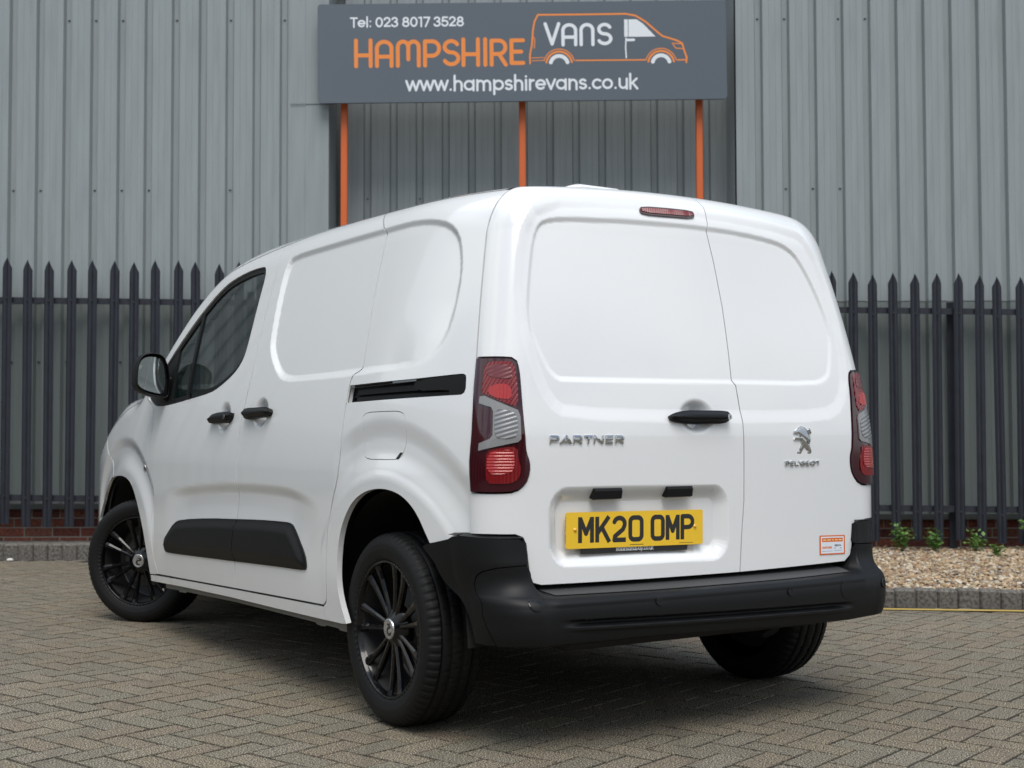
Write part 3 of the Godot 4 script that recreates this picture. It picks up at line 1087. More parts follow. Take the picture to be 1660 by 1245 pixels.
func warehouse() -> void:
	var w := base("warehouse", Vector3(0, 0, 0))
	tag(w, "grey profiled metal clad warehouse on a low red brick base", "building")
	var ZL := -10.52
	var ZB := -10.94
	var XL := -1.47
	var XR := 1.80
	var HI := 9.5
	for lv in [[0.0, 2.02, "lower cladding", -0.004], [2.02, HI, "cladding", 0.0]]:
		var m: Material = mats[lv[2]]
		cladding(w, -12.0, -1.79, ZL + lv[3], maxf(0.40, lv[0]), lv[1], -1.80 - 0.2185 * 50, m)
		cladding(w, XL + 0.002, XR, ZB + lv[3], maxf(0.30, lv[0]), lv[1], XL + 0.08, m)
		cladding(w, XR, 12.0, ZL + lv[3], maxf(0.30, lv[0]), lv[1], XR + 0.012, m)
	# corner flashing and returns of the recessed bay
	var f := MB.new()
	f.quad(Vector3(-1.79, 0.40, ZL + 0.004), Vector3(-1.66, 0.40, ZL + 0.004), Vector3(-1.66, HI, ZL + 0.004), Vector3(-1.79, HI, ZL + 0.004), Vector3(0, 0, 1))
	f.quad(Vector3(-1.66, 0.40, ZL + 0.004), Vector3(-1.657, 0.40, ZL + 0.010), Vector3(-1.657, HI, ZL + 0.010), Vector3(-1.66, HI, ZL + 0.004), Vector3(-1, 0, 1))
	f.quad(Vector3(-1.657, 0.40, ZL + 0.010), Vector3(XL, 0.40, ZL + 0.010), Vector3(XL, HI, ZL + 0.010), Vector3(-1.657, HI, ZL + 0.010), Vector3(0, 0, 1))
	f.quad(Vector3(XL, 0.40, ZL + 0.010), Vector3(XL, 0.40, ZB - 0.04), Vector3(XL, HI, ZB - 0.04), Vector3(XL, HI, ZL + 0.010), Vector3(1, 0, 0))
	part("corner_flashing", f.mesh(), mats["cladding"], w)
	var r := MB.new()
	r.quad(Vector3(XR, 0.30, ZL - 0.0005), Vector3(XR, 0.30, ZB - 0.04), Vector3(XR, HI, ZB - 0.04), Vector3(XR, HI, ZL - 0.0005), Vector3(-1, 0, 0))
	part("bay_return", r.mesh(), mats["cladding"], w)
	# lap lines in the sheeting, small screws
	var lap := MB.new()
	lap.box(Vector3(-1.60, 3.62, ZL + 0.012), Vector3(0.18, 0.0015, 0.002))
	part("flashing_lap", lap.mesh(), mats["screw"], w)
	var sc := box_mesh(Vector3(0.009, 0.0045, 0.005), 0.002)
	for row in [2.935, 1.55, 4.32]:
		for k in range(-10, 30):
			if rng.randf() < 0.5:
				continue
			var x := -1.80 - 0.2185 * 8 + 0.184 + 0.2185 * k
			var z := ZL
			if x > XL - 0.25 and x < XR:
				x = XL + 0.08 + 0.184 + 0.2185 * (k - 9)
				z = ZB
				if x > XR - 0.02 or x < XL + 0.1:
					continue
			elif x >= XR:
				x = XR + 0.012 + 0.184 + 0.2185 * (k - 24)
			if x > 4.6 or x < -4.6:
				continue
			part("screw", sc, mats["screw"], w, Vector3(x, row, z - 0.037))
	# drip flashing over the brick base
	var d := MB.new()
	d.box(Vector3(-6.735, 0.395, ZL - 0.03), Vector3(5.265, 0.022, 0.055))
	d.box(Vector3((XL + XR) / 2 + 0.002, 0.295, ZB - 0.03), Vector3((XR - XL) / 2 - 0.004, 0.022, 0.05))
	d.box(Vector3(6.91, 0.295, ZL - 0.03), Vector3(5.09, 0.022, 0.055))
	part("drip_flashing", d.mesh(), mats["flashing"], w)
	# brick base
	var pb := MB.new()
	pb.box(Vector3(-6.735, 0.10, ZL - 0.16), Vector3(5.265, 0.274, 0.095))
	pb.box(Vector3(0.165, 0.05, ZB - 0.16), Vector3(1.633, 0.224, 0.095))
	pb.box(Vector3(6.91, 0.05, ZL - 0.16), Vector3(5.09, 0.224, 0.095))
	var base_part := part("brick_base", pb.mesh(), mats["mortar"], w)
	var brick := box_mesh(Vector3(0.1075, 0.0325, 0.05), 0.004)
	var half := box_mesh(Vector3(0.0512, 0.0325, 0.05), 0.004)
	for sec in [[-5.2, -1.6, 0.335, ZL], [1.85, 5.4, 0.235, ZL], [-1.35, 1.75, 0.235, ZB]]:
		for course in 5:
			var y: float = sec[2] - 0.075 * course
			var x: float = sec[0] + (0.1125 if course % 2 == 0 else 0.0) - 0.03 * (course % 3)
			while x < sec[1]:
				# one header now and then, as the bond has it
				if rng.randf() < 0.1:
					part("brick", half, mats["brick %d" % rng.randi_range(0, 4)], base_part, Vector3(x - 0.0562, y, sec[3] - 0.11 + rng.randf_range(-0.002, 0.002)))
					x += 0.1125
				else:
					part("brick", brick, mats["brick %d" % rng.randi_range(0, 4)], base_part, Vector3(x, y, sec[3] - 0.11 + rng.randf_range(-0.002, 0.002)))
					x += 0.225
	# the body of the hall behind its front
	var body := MB.new()
	body.box(Vector3(0, HI / 2, -19.2), Vector3(12.0, HI / 2, 8.0))
	part("hall_wall", body.mesh(), mats["cladding"], w)

# ------------------------------------------------------------------ palisade fence
func fence() -> void:
	var f := base("palisade_fence", Vector3(0, 0, -10.36))
	tag(f, "dark grey steel palisade fence with pointed pales behind the van", "fence")
	var pitch := 0.1665
	var H := 2.10
	var b := MB.new()
	var px := [-0.037, -0.023, -0.011, 0.0, 0.011, 0.023, 0.037]
	var pz := [0.0, 0.013, 0.013, 0.004, 0.013, 0.013, 0.0]
	var ph := [H - 0.085, H - 0.052, H - 0.027, H, H - 0.027, H - 0.052, H - 0.085]
	for i in 6:
		for back in [0.0, -0.003]:
			b.quad(Vector3(px[i], 0, pz[i] + back), Vector3(px[i + 1], 0, pz[i + 1] + back), Vector3(px[i + 1], ph[i + 1], pz[i + 1] + back), Vector3(px[i], ph[i], pz[i] + back), Vector3(0, 0, 1 if back == 0.0 else -1))
		b.quad(Vector3(px[i], ph[i], pz[i]), Vector3(px[i + 1], ph[i + 1], pz[i + 1]), Vector3(px[i + 1], ph[i + 1], pz[i + 1] - 0.003), Vector3(px[i], ph[i], pz[i] - 0.003), Vector3.UP)
	for e in [0, 6]:
		b.quad(Vector3(px[e], 0, pz[e]), Vector3(px[e], ph[e], pz[e]), Vector3(px[e], ph[e], pz[e] - 0.003), Vector3(px[e], 0, pz[e] - 0.003), Vector3(px[e], 0, 0))
	for y in [2.103 - 0.325, 2.103 - 1.885]:
		b.box(Vector3(0, y, 0.008), Vector3(0.008, 0.008, 0.006), 0.002)
	var pale := b.mesh()
	var n := 0
	for k in range(-10, 60):
		var x := -3.98 + pitch * k
		var y := 2.355 - 0.0165 * (x + 3.98) * 1.15 - H
		var o := part("pale", pale, mats["fence paint"], f, Vector3(x + rng.randf_range(-0.006, 0.006), y + rng.randf_range(-0.012, 0.012), rng.randf_range(-0.004, 0.004)))
		o.rotation = Vector3(rng.randf_range(-0.004, 0.004), rng.randf_range(-0.05, 0.05), rng.randf_range(-0.006, 0.006))
		n += 1
	for row in [2.03, 0.47]:
		var xa := -5.9
		var xb := 5.9
		var ya: float = row - 0.0145 * (xa + 3.98)
		var yb: float = row - 0.0145 * (xb + 3.98)
		var r := MB.new()
		var tl := Basis(Vector3.BACK, atan2(yb - ya, xb - xa))
		r.box(Vector3(0, (ya + yb) / 2, -0.028), Vector3(5.9, 0.024, 0.004), 0.0, tl)
		r.box(Vector3(0, (ya + yb) / 2 + 0.0215, -0.052), Vector3(5.9, 0.003, 0.0195), 0.0, tl)
		part("rail", r.mesh(), mats["fence paint"], f)
	for x in [-4.87, -2.08, 0.70, 3.49]:
		var p := MB.new()
		var gy := 0.1 if x < 0 else 0.0
		p.box(Vector3(x, gy + 1.0, -0.10), Vector3(0.028, 1.0, 0.004))
		p.box(Vector3(x, gy + 1.0, -0.122), Vector3(0.004, 1.0, 0.018))
		part("post", p.mesh(), mats["fence paint"], f)

# ------------------------------------------------------------------ sign
func sign_board() -> void:
	var z := -10.42
	var s := base("dealer_sign", Vector3(0.0875, 0.0, z))
	tag(s, "large grey dealer sign with orange and white lettering on three orange posts", "sign")
	var W := 3.264
	var H := 0.798
	var yc := 4.013
	var tilt := Basis(Vector3.BACK, 0.0085)
	var img := Image.create(2048, 500, false, Image.FORMAT_RGB8)
	var grey := Color(0.33, 0.365, 0.405)
	img.fill(grey)
	var orange := Color(0.95, 0.545, 0.20)
	var white := Color(0.90, 0.92, 0.94)
	write(img, "Tel: 023 8017 3528", "", 164, 117, 49, 572, 8.5, white)
	write(img, "HAMPSHIRE", "soft", 182, 315, 130, 862, 20, orange)
	write(img, "www.hampshirevans.co.uk", "", 440, 443, 72, 1166, 11.5, white)
	write(img, "VANS", "soft", 1137, 218, 107, 346, 17, white)
	var P := func(a: Array) -> Array:
		var r := []
		for k in a.size() / 2:
			r.append(Vector2((a[k * 2] - 35) * 1.3, (a[k * 2 + 1] - (37 - 0.014 * (a[k * 2] - 35))) * 1.3))
		return r
	ink(img, P.call([853, 264, 853, 230, 861, 190, 866, 130, 872, 100, 885, 75, 1050, 73, 1225, 70, 1262, 77, 1300, 100, 1345, 140, 1365, 156, 1420, 173, 1440, 184, 1448, 212, 1457, 240, 1455, 258]), 9, orange)
	ink(img, P.call([868, 162, 872, 170, 870, 205]), 5, orange)
	ink(img, P.call([860, 243, 905, 241]), 4, orange)
	ink(img, P.call([862, 254, 905, 252]), 4, orange)
	ink(img, P.call([1030, 252, 1297, 249]), 7, orange)
	ink(img, P.call([1420, 249, 1455, 248]), 7, orange)
	ink(img, P.call([1402, 184, 1415, 203, 1442, 205]), 5, orange)
	ink(img, P.call([1402, 184, 1440, 186]), 5, orange)
	for wx in [965.0, 1358.0]:
		var c: Vector2 = P.call([wx, 268.0 if wx < 1000 else 264.0])[0]
		ink(img, arc(c, Vector2(78, 78), 195, 345, 26), 5, orange)
		ink(img, arc(c, Vector2(65, 65), 190, 350, 26), 10, orange)
		ink(img, arc(c, Vector2(43, 43), 188, 352, 26), 19, white, true)
	fill_poly(img, PackedVector2Array(P.call([1217, 92, 1265, 91, 1290, 108, 1338, 158, 1217, 160])), white)
	ink(img, P.call([1233, 93, 1233, 158]), 3, grey)
	ink(img, P.call([1224, 165, 1222, 200, 1224, 241]), 7, white)
	ink(img, P.call([1230, 172, 1254, 171]), 13, white)
	var tex := ImageTexture.create_from_image(img)
	var face := StandardMaterial3D.new()
	face.resource_name = "printed sign face"
	face.albedo_texture = tex
	face.roughness = 0.25
	face.metallic_specular = 0.5
	face.clearcoat_enabled = true
	face.clearcoat = 1.0
	face.clearcoat_roughness = 0.08
	# board with rounded corners
	var ol := PackedVector2Array()
	for q in [[1, 1, 0], [-1, 1, 90], [-1, -1, 180], [1, -1, 270]]:
		for p in arc(Vector2(q[0] * (W / 2 - 0.03), q[1] * (H / 2 - 0.03)), Vector2(0.03, 0.03), q[2], q[2] + 90, 5):
			ol.append(p)
	var b := MB.new()
	var t := Geometry2D.triangulate_polygon(ol)
	for p in ol:
		b.vert(Vector3(p.x, p.y, 0.0), Vector3(0, 0, 1), Vector2(p.x / W + 0.5, 0.5 - p.y / H))
	for k in t.size() / 3:
		b.tri(t[k * 3], t[k * 3 + 1], t[k * 3 + 2])
	var fc := part("printed_face", b.mesh(), face, s)
	fc.transform = Transform3D(tilt, Vector3(0, yc, 0.014))
	var e := MB.new()
	for k in ol.size():
		var p := ol[k]
		var q := ol[(k + 1) % ol.size()]
		e.quad(Vector3(p.x, p.y, 0), Vector3(q.x, q.y, 0), Vector3(q.x, q.y, -0.024), Vector3(p.x, p.y, -0.024), Vector3(p.x, p.y, 0))
	var i0 := e.v.size()
	for p in ol:
		e.vert(Vector3(p.x, p.y, -0.024), Vector3(0, 0, -1))
	for k in t.size() / 3:
		e.tri(i0 + t[k * 3], i0 + t[k * 3 + 1], i0 + t[k * 3 + 2])
	var bd := part("board", e.mesh(), mat("sign edge", Color(0.33, 0.365, 0.405), 0.4), s)
	bd.transform = Transform3D(tilt, Vector3(0, yc, 0.0135))
	for x in [-1.437, 0.001, 1.430]:
		var p := MB.new()
		p.box(Vector3(x, 2.15, -0.135), Vector3(0.027, 2.16, 0.027), 0.006)
		part("post", p.mesh(), mats["orange paint"], s)
	for y in [3.78, 4.24]:
		var p := MB.new()
		p.box(Vector3(0, y, -0.060), Vector3(1.50, 0.02, 0.047))
		part("rail", p.mesh(), mats["dark steel"], s)

# ------------------------------------------------------------------ weeds along the brick base
func weeds() -> void:
	var spots := [[2.62, -10.2, 0.17, 26, "low leafy weed nearest the van at the foot of the fence"], [2.48, -9.35, 0.09, 14, "small yellow flowered weed at the edge of the gravel beside the bumper"], [3.02, -10.25, 0.18, 28, "leafy weed under the third bright gap of the fence"], [3.28, -10.28, 0.15, 20, "small weed touching the leafy one left of the fence post"], [3.60, -10.25, 0.13, 14, "thin weed just right of the fence post"], [4.05, -10.2, 0.24, 34, "tall bushy weed in the gravel against the brick base"], [4.30, -10.25, 0.22, 26, "weed between the bushy one and the picture edge"], [4.5, -10.45, 0.40, 40, "tallest weed climbing the bricks at the picture edge"], [3.55, -9.7, 0.08, 10, "tiny seedling alone in the middle of the gravel"], [4.05, -9.0, 0.07, 8, "tiny seedling nearer the kerb in the gravel"]]
	for w in spots:
		var o := base("weed", Vector3(w[0], bed_h(w[0], w[1]), w[1]))
		tag(o, w[4], "weed", "weeds along the fence")
		var stem := MB.new()
		var leaf := MB.new()
		w[2] *= 1.35
		var n: int = int(w[3] * 1.5)
		for k in n:
			var a := rng.randf_range(0, TAU)
			var lean := rng.randf_range(0.1, 0.55)
			var tip := Vector3(cos(a) * lean * w[2], w[2] * rng.randf_range(0.45, 1.0), sin(a) * lean * w[2])
			if k < 7:
				stem.tube([Vector3.ZERO, tip * Vector3(0.4, 0.6, 0.4), tip], 0.0022, 4)
			for q in 4:
				var f := rng.randf_range(0.3, 1.0)
				var c := tip * Vector3(pow(f, 1.5), f, pow(f, 1.5)) + Vector3(rng.randf_range(-1, 1), rng.randf_range(-0.6, 0.6), rng.randf_range(-1, 1)) * 0.018
				var d := Vector3(rng.randf_range(-1, 1), rng.randf_range(-0.1, 0.7), rng.randf_range(-1, 1)).normalized()
				var l := rng.randf_range(0.026, 0.05)
				var sd := d.cross(Vector3.UP).normalized() * l * 0.34
				var upn := sd.cross(d).normalized()
				leaf.flat_tri(c, c + d * l * 0.55 + sd - upn * 0.003, c + d * l, upn)
				leaf.flat_tri(c, c + d * l * 0.55 - sd - upn * 0.003, c + d * l, upn)
		part("stem", stem.mesh(), mats["leaf 2"], o)
		part("foliage", leaf.mesh(), mats["leaf %d" % rng.randi_range(0, 1)], o)
		if w[3] == 14 and w[1] > -9.5:
			var fl := MB.new()
			for k in 9:
				fl.box(Vector3(rng.randf_range(-0.05, 0.05), rng.randf_range(0.05, 0.1), rng.randf_range(-0.05, 0.05)), Vector3(0.009, 0.005, 0.009), 0.003, Basis(Vector3.UP, rng.randf() * 3.0))
			part("flower", fl.mesh(), mats["yellow petal"], o)

# ------------------------------------------------------------------ the van
func side_both(called: String, outline: PackedVector2Array, holes: Array, step: Vector2, m: Material, van_: Node, off := 0.0, depth := 0.014) -> Array:
	var r := []
	for sg in [1.0, -1.0]:
		r.append(part(called, panel(outline, holes, side_at(off, sg), step, depth), m, van_))
	return r

func grid_mesh(rows: Array, centre := Vector3(0, 0.9, -2.2)) -> ArrayMesh:
	# rows of points with smooth normals
	var b := MB.new()
	var nr := rows.size()
	var nc: int = rows[0].size()
	for i in nr:
		for j in nc:
			var du: Vector3 = rows[mini(i + 1, nr - 1)][j] - rows[maxi(i - 1, 0)][j]
			var dv: Vector3 = rows[i][mini(j + 1, nc - 1)] - rows[i][maxi(j - 1, 0)]
			var nn := du.cross(dv).normalized()
			if nn.dot(rows[i][j] - centre) < 0.0:
				nn = -nn
			b.vert(rows[i][j], nn, Vector2(float(j) / nc, float(i) / nr))
	for i in nr - 1:
		for j in nc - 1:
			var q := i * nc + j
			b.tri(q, q + 1, q + nc)
			b.tri(q + 1, q + nc + 1, q + nc)
	return b.mesh()

# a section from seam to seam over the top
func over(s: float, drop := 0.0, inner := false, n := 16) -> Array:
	var r := []
	var v0 := seam_v(s) + 0.002
	var ve := top(s) + rv(s) * (PI / 2 - 1.0)
	var left := []
	for k in 7:
		var c := section(s, lerpf(v0, ve, k / 6.0))
		left.append(Vector2(c.x - drop, c.y - drop))
	var w: float = left[6].x
	for k in 7:
		r.append(V(s, left[k].x, left[k].y))
	for k in range(1, n):
		var u := 1.0 - 2.0 * k / n
		r.append(V(s, w * u, left[6].y + 0.0275 * (1.0 - u * u)))
	for k in 7:
		r.append(V(s, -left[6 - k].x, left[6 - k].y))
	return r

func van() -> void:
	var v := base("panel_van", Vector3(0.7079, 0, -4.2242), 0.5651)
	tag(v, "white panel van parked on the block paving, seen from its rear left corner", "van")
	var white: Material = mats["white paint"]
	var black: Material = mats["grained plastic"]
	var G := 0.0032
	REC = rounded(pv([1.815, 1.345, 1.845, 1.53, 1.85, 1.66, 1.79, 1.682, 1.4, 1.684, 0.98, 1.684, 0.70, 1.682, 0.50, 1.63, 0.425, 1.50, 0.415, 1.36, 0.43, 1.25, 0.52, 1.185, 0.96, 1.176, 1.30, 1.174, 1.60, 1.172, 1.70, 1.22, 1.79, 1.295]), 2)
	RREC = rounded(pv([0.776, 1.30, 0.782, 1.45, 0.775, 1.60, 0.73, 1.634, 0.50, 1.64, 0.287, 1.644, -0.09, 1.646, -0.40, 1.638, -0.62, 1.618, -0.68, 1.53, -0.712, 1.42, -0.722, 1.32, -0.68, 1.22, -0.63, 1.14, -0.45, 1.13, -0.109, 1.129, 0.30, 1.126, 0.60, 1.124, 0.67, 1.13, 0.73, 1.22]), 2)
	RREC2 = rounded(pv([0.83, 1.55, 0.825, 1.35, 0.735, 1.143, 0.685, 1.06, 0.62, 1.02, 0.14, 1.013, -0.129, 1.014, -0.568, 1.018, -0.68, 1.06, -0.74, 1.172, -0.785, 1.415, -0.75, 1.64, -0.68, 1.68, -0.123, 1.70, 0.392, 1.706, 0.78, 1.69]), 1)
	for q in [[0.606, 0.722, 0], [0.016, 0.719, 90], [0.016, 0.622, 180], [0.606, 0.628, 270]]:
		RPLATE.append_array(PackedVector2Array(arc(Vector2(q[0], q[1]), Vector2(0.068, 0.072), q[2], q[2] + 90, 7)))

	var slide_edge := pv([1.122, 1.806, 1.06, 1.74, 0.995, 1.682, 0.985, 1.66, 0.978, 1.569, 0.962, 1.419, 0.943, 1.297, 0.935, 1.20, 0.942, 1.182, 0.985, 1.164, 0.997, 1.12, 0.999, 1.076, 1.001, 0.973, 1.003, 0.893, 1.02, 0.797, 1.05, 0.738, 1.075, 0.676, 1.093, 0.593, 1.101, 0.458, 1.106, 0.39, 1.115, 0.368, 1.142, 0.353])
	var fd_rear := pv([1.975, 1.778, 1.96, 1.70, 1.952, 1.639, 1.954, 1.482, 1.951, 1.344, 1.954, 1.202, 1.967, 1.111, 1.984, 1.046, 1.993, 0.95, 1.993, 0.866, 1.992, 0.758, 1.990, 0.713, 2.001, 0.649, 2.012, 0.60, 2.013, 0.443, 2.003, 0.327])
	var fd_front := pv([3.062, 0.293, 3.115, 0.37, 3.15, 0.48, 3.172, 0.60, 3.182, 0.76, 3.182, 0.896, 3.185, 0.987, 3.190, 1.06, 3.215, 1.095, 3.42, 1.163])
	var arch_r := pv([0.96, 0.306, 1.0, 0.394, 1.009, 0.487, 0.996, 0.582, 0.963, 0.655, 0.897, 0.722, 0.819, 0.759, 0.735, 0.777, 0.653, 0.779, 0.579, 0.766, 0.521, 0.738, 0.477, 0.70, 0.445, 0.657, 0.416, 0.618])
	var arch_f := pv([3.868, 0.735, 3.76, 0.745, 3.637, 0.746, 3.53, 0.725, 3.455, 0.685, 3.395, 0.629, 3.325, 0.553, 3.262, 0.467, 3.215, 0.36, 3.20, 0.281])

	arch_r = soft(arch_r)
	arch_f = soft(arch_f)
	fd_rear = soft(fd_rear, 1)
	fd_front = soft(fd_front, 1)
	slide_edge = soft(slide_edge, 1)
	# ---- rear quarter panel with fuel flap and door rail
	var flap := rounded(pv([0.854, 1.0, 0.850, 1.034, 0.706, 1.036, 0.585, 1.035, 0.570, 0.99, 0.569, 0.94, 0.585, 0.895, 0.606, 0.876, 0.70, 0.875, 0.838, 0.875, 0.835, 0.92, 0.843, 0.96]), 2)
	var rail := pv([0.990, 1.130, 0.547, 1.138, 0.325, 1.1455, 0.306, 1.144, 0.296, 1.132, 0.291, 1.10, 0.295, 1.086, 0.308, 1.080, 0.859, 1.071, 1.002, 1.069, 1.0, 1.11])
	var quarter := PackedVector2Array()
	for k in 25:
		var vv := lerpf(0.66, 1.772, k / 24.0)
		quarter.append(Vector2(rear_edge(vv), vv))
	quarter.append_array(pv(seam_run(0.36, 1.10, 8)))
	quarter.append_array(slide_edge)
	quarter.append_array(pv([1.142, 0.299, 1.0, 0.302]))
	quarter.append_array(arch_r)
	quarter.append_array(pv([0.30, 0.637, 0.256, 0.645]))
	var qs := shrink(quarter, G)
	var q1 := part("quarter_panel", panel(qs, [flap, rail], side_at(0.0), Vector2(0.0075, 0.005), 0.02), white, v)
	part("quarter_panel", panel(qs, [], side_at(0.0, -1.0), Vector2(0.03, 0.03), 0.02), white, v)
	var fl := part("fuel_flap", panel(shrink(flap, 0.0024), [], side_at(0.0), Vector2(0.014, 0.014), 0.008), white, v)
	part("finger_slot", panel(pv([0.588, 0.900, 0.604, 0.900, 0.622, 0.880, 0.608, 0.878]), [], side_at(0.0012), Vector2(0.02, 0.02), 0.001), mats["underbody"], fl)
	part("flap_backing", panel(Geometry2D.offset_polygon(flap, 0.012)[0], [], side_at(-0.005), Vector2(0.03, 0.03), 0.0), mats["dark void"], v)  # dark sheet close under the flap gap, standing in for its shade
	var rl := part("door_rail", panel(Geometry2D.offset_polygon(rail, 0.008)[0], [], side_at(-0.026), Vector2(0.03, 0.03), 0.0), mats["dark void"], v)
	part("rail_cap", panel(rounded(pv([0.548, 1.134, 0.31, 1.1425, 0.296, 1.14, 0.293, 1.10, 0.298, 1.083, 0.36, 1.0795, 0.365, 1.088, 0.365, 1.098, 0.552, 1.098]), 1), [], side_at(0.0005), Vector2(0.02, 0.02), 0.02), mats["black plastic"], rl)
	part("rail_strip", panel(pv([0.985, 1.1285, 0.55, 1.1365, 0.55, 1.1305, 0.986, 1.1215]), [], side_at(-0.004), Vector2(0.03, 0.02), 0.01), mats["aluminium"], rl)
	part("rail_track", panel(pv([0.95, 1.112, 0.55, 1.119, 0.55, 1.10, 0.95, 1.094]), [], side_at(-0.016), Vector2(0.03, 0.02), 0.006), mats["black plastic"], rl)
	part("rail_track", panel(pv([0.96, 1.086, 0.37, 1.092, 0.37, 1.078, 0.96, 1.074]), [], side_at(-0.010), Vector2(0.03, 0.02), 0.01), mats["black plastic"], rl)

	# ---- sliding door
	var slide := PackedVector2Array()
	slide.append_array(slide_edge)
	slide.append_array(pv([1.55, 0.341]))
	var rev := fd_rear.duplicate()
	rev.reverse()
	slide.append_array(rev)
	slide.append_array(pv(seam_run(1.93, 1.16, 10)))
	var sdoor := part("sliding_door", panel(shrink(slide, G), [], side_at(0.0), Vector2(0.0075, 0.005), 0.02), white, v)
	part("body_side", panel(shrink(slide, G), [], side_at(0.0, -1.0), Vector2(0.03, 0.03), 0.02), white, v)

	# ---- front doors with their windows
	var fdoor := PackedVector2Array()
	fdoor.append_array(fd_rear)
	fdoor.append_array(pv([2.335, 0.316, 2.7, 0.304]))
	fdoor.append_array(fd_front)
	fdoor.append_array(pv(seam_run(3.40, 2.02, 18)))
	var win := pv([2.10, 1.672, 2.137, 1.681, 2.27, 1.680, 2.399, 1.668, 2.52, 1.650, 2.64, 1.610, 2.789, 1.535, 2.901, 1.466, 3.025, 1.385, 3.143, 1.295, 3.30, 1.178, 3.335, 1.148, 3.30, 1.128, 3.20, 1.103, 3.12, 1.097, 2.979, 1.100, 2.689, 1.122, 2.422, 1.143, 2.32, 1.165, 2.182, 1.211, 2.110, 1.255, 2.078, 1.307, 2.071, 1.402, 2.071, 1.504, 2.071, 1.63])
	win = rounded(win, 1)
	var wing_glass := shrink(win, 0.026)
	var main_cut := pv([1.9, 1.0, 2.735, 1.0, 2.785, 1.9, 1.9, 1.9])
	var quarter_cut := pv([2.765, 1.0, 2.97, 1.0, 3.06, 1.9, 2.815, 1.9])
	var glass_main: PackedVector2Array = Geometry2D.intersect_polygons(wing_glass, main_cut)[0]
	var glass_small: PackedVector2Array = Geometry2D.intersect_polygons(wing_glass, quarter_cut)[0]
	var fdoors := side_both("front_door", shrink(fdoor, G), [win], Vector2(0.014, 0.014), white, v, 0.0, 0.022)
	for k in 2:
		var sg: float = [1.0, -1.0][k]
		var wf := part("window_frame", panel(shrink(win, 0.0015), [glass_main, glass_small], side_at(-0.008, sg), Vector2(0.03, 0.03), 0.016), mats["black plastic"], fdoors[k])
		part("window_glass", panel(glass_main, [], side_at(-0.014, sg), Vector2(0.06, 0.06), 0.0), mats["tinted glass"], fdoors[k])
		part("quarter_glass", panel(glass_small, [], side_at(-0.014, sg), Vector2(0.06, 0.06), 0.0), mats["tinted glass"], fdoors[k])

	# rub strips, bevelled at the top and the rear
	var strip := rounded(pv([2.935, 0.440, 2.93, 0.47, 2.884, 0.498, 2.79, 0.556, 2.70, 0.575, 2.33, 0.600, 2.01, 0.613, 1.752, 0.624, 1.50, 0.630, 1.435, 0.627, 1.40, 0.609, 1.349, 0.570, 1.290, 0.522, 1.275, 0.490, 1.276, 0.468, 1.32, 0.463, 1.55, 0.457, 2.01, 0.440, 2.50, 0.4235, 2.86, 0.411, 2.92, 0.415]), 1)
	var strip_f := func(sg: float) -> Callable:
		return func(p: Vector2) -> Vector3:
			var c := section(p.x, p.y)
			var d := -sdf(strip, p)
			var lo := smoothstep(0.44, 0.40, p.y - 0.035 * (2.0 - p.x))
			return V(p.x, sg * (c.x + side_relief(p.x, p.y) + 0.005 + 0.017 * smoothstep(0.0, 0.045, d)), c.y)
	var front_part := pv([2.005, 0.3, 3.2, 0.3, 3.2, 0.8, 2.012, 0.8, 1.994, 0.55, 1.998, 0.47])
	var rear_part := pv([1.2, 0.3, 2.0, 0.3, 1.993, 0.47, 1.989, 0.55, 2.007, 0.8, 1.2, 0.8])
	var sf: PackedVector2Array = Geometry2D.intersect_polygons(strip, front_part)[0]
	var sr: PackedVector2Array = Geometry2D.intersect_polygons(strip, rear_part)[0]
	for k in 2:
		var sg: float = [1.0, -1.0][k]
		part("rub_strip", panel(sf, [], strip_f.call(sg), Vector2(0.02, 0.012), 0.02), black, fdoors[k])
		if k == 0:
			part("rub_strip", panel(sr, [], strip_f.call(sg), Vector2(0.02, 0.012), 0.02), black, sdoor)

	# door handles
	var hshape := func(poly: PackedVector2Array, sg: float) -> Callable:
		return func(p: Vector2) -> Vector3:
			var c := section(p.x, p.y)
			return V(p.x, sg * (c.x + 0.018 + 0.016 * smoothstep(0.0, 0.018, -sdf(poly, p))), c.y)
	var fh := rounded(pv([2.345, 1.027, 2.32, 1.046, 2.247, 1.054, 2.15, 1.057, 2.083, 1.057, 2.078, 1.036, 2.10, 1.016, 2.14, 1.010, 2.25, 1.011, 2.335, 1.009]), 1)
	var sh := rounded(pv([1.945, 1.058, 1.92, 1.068, 1.80, 1.068, 1.70, 1.070, 1.664, 1.063, 1.655, 1.044, 1.68, 1.030, 1.80, 1.028, 1.88, 1.020, 1.93, 1.030]), 1)
	for k in 2:
		var sg: float = [1.0, -1.0][k]
		var h := part("door_handle", panel(fh, [], hshape.call(fh, sg), Vector2(0.008, 0.004), 0.02), mats["black plastic"], fdoors[k])
		part("key_lock", panel(oval(Vector2(2.118, 1.036), Vector2(0.014, 0.009), 12), [], side_at(0.036, sg), Vector2(0.02, 0.02), 0.006), mats["dark chrome"], h)
	part("door_handle", panel(sh, [], hshape.call(sh, 1.0), Vector2(0.008, 0.004), 0.02), mats["black plastic"], sdoor)

	# dark strips in the shut gaps, standing in for their shade
	for run in [slide_edge, fd_rear, fd_front.slice(0, fd_front.size() - 6), pv([2.9, 0.2985, 2.335, 0.314, 1.55, 0.339, 1.16, 0.351])]:
		for r in Geometry2D.offset_polyline(run, 0.009):
			part("gap_shade", panel(r, [], side_at(-0.0045), Vector2(0.03, 0.03), 0.0), mats["dark void"], v)
	# ---- front wings, sills, nose
	var wing := PackedVector2Array()
	wing.append_array(fd_front)
	wing.append_array(pv(seam_run(3.44, 4.02, 10)))
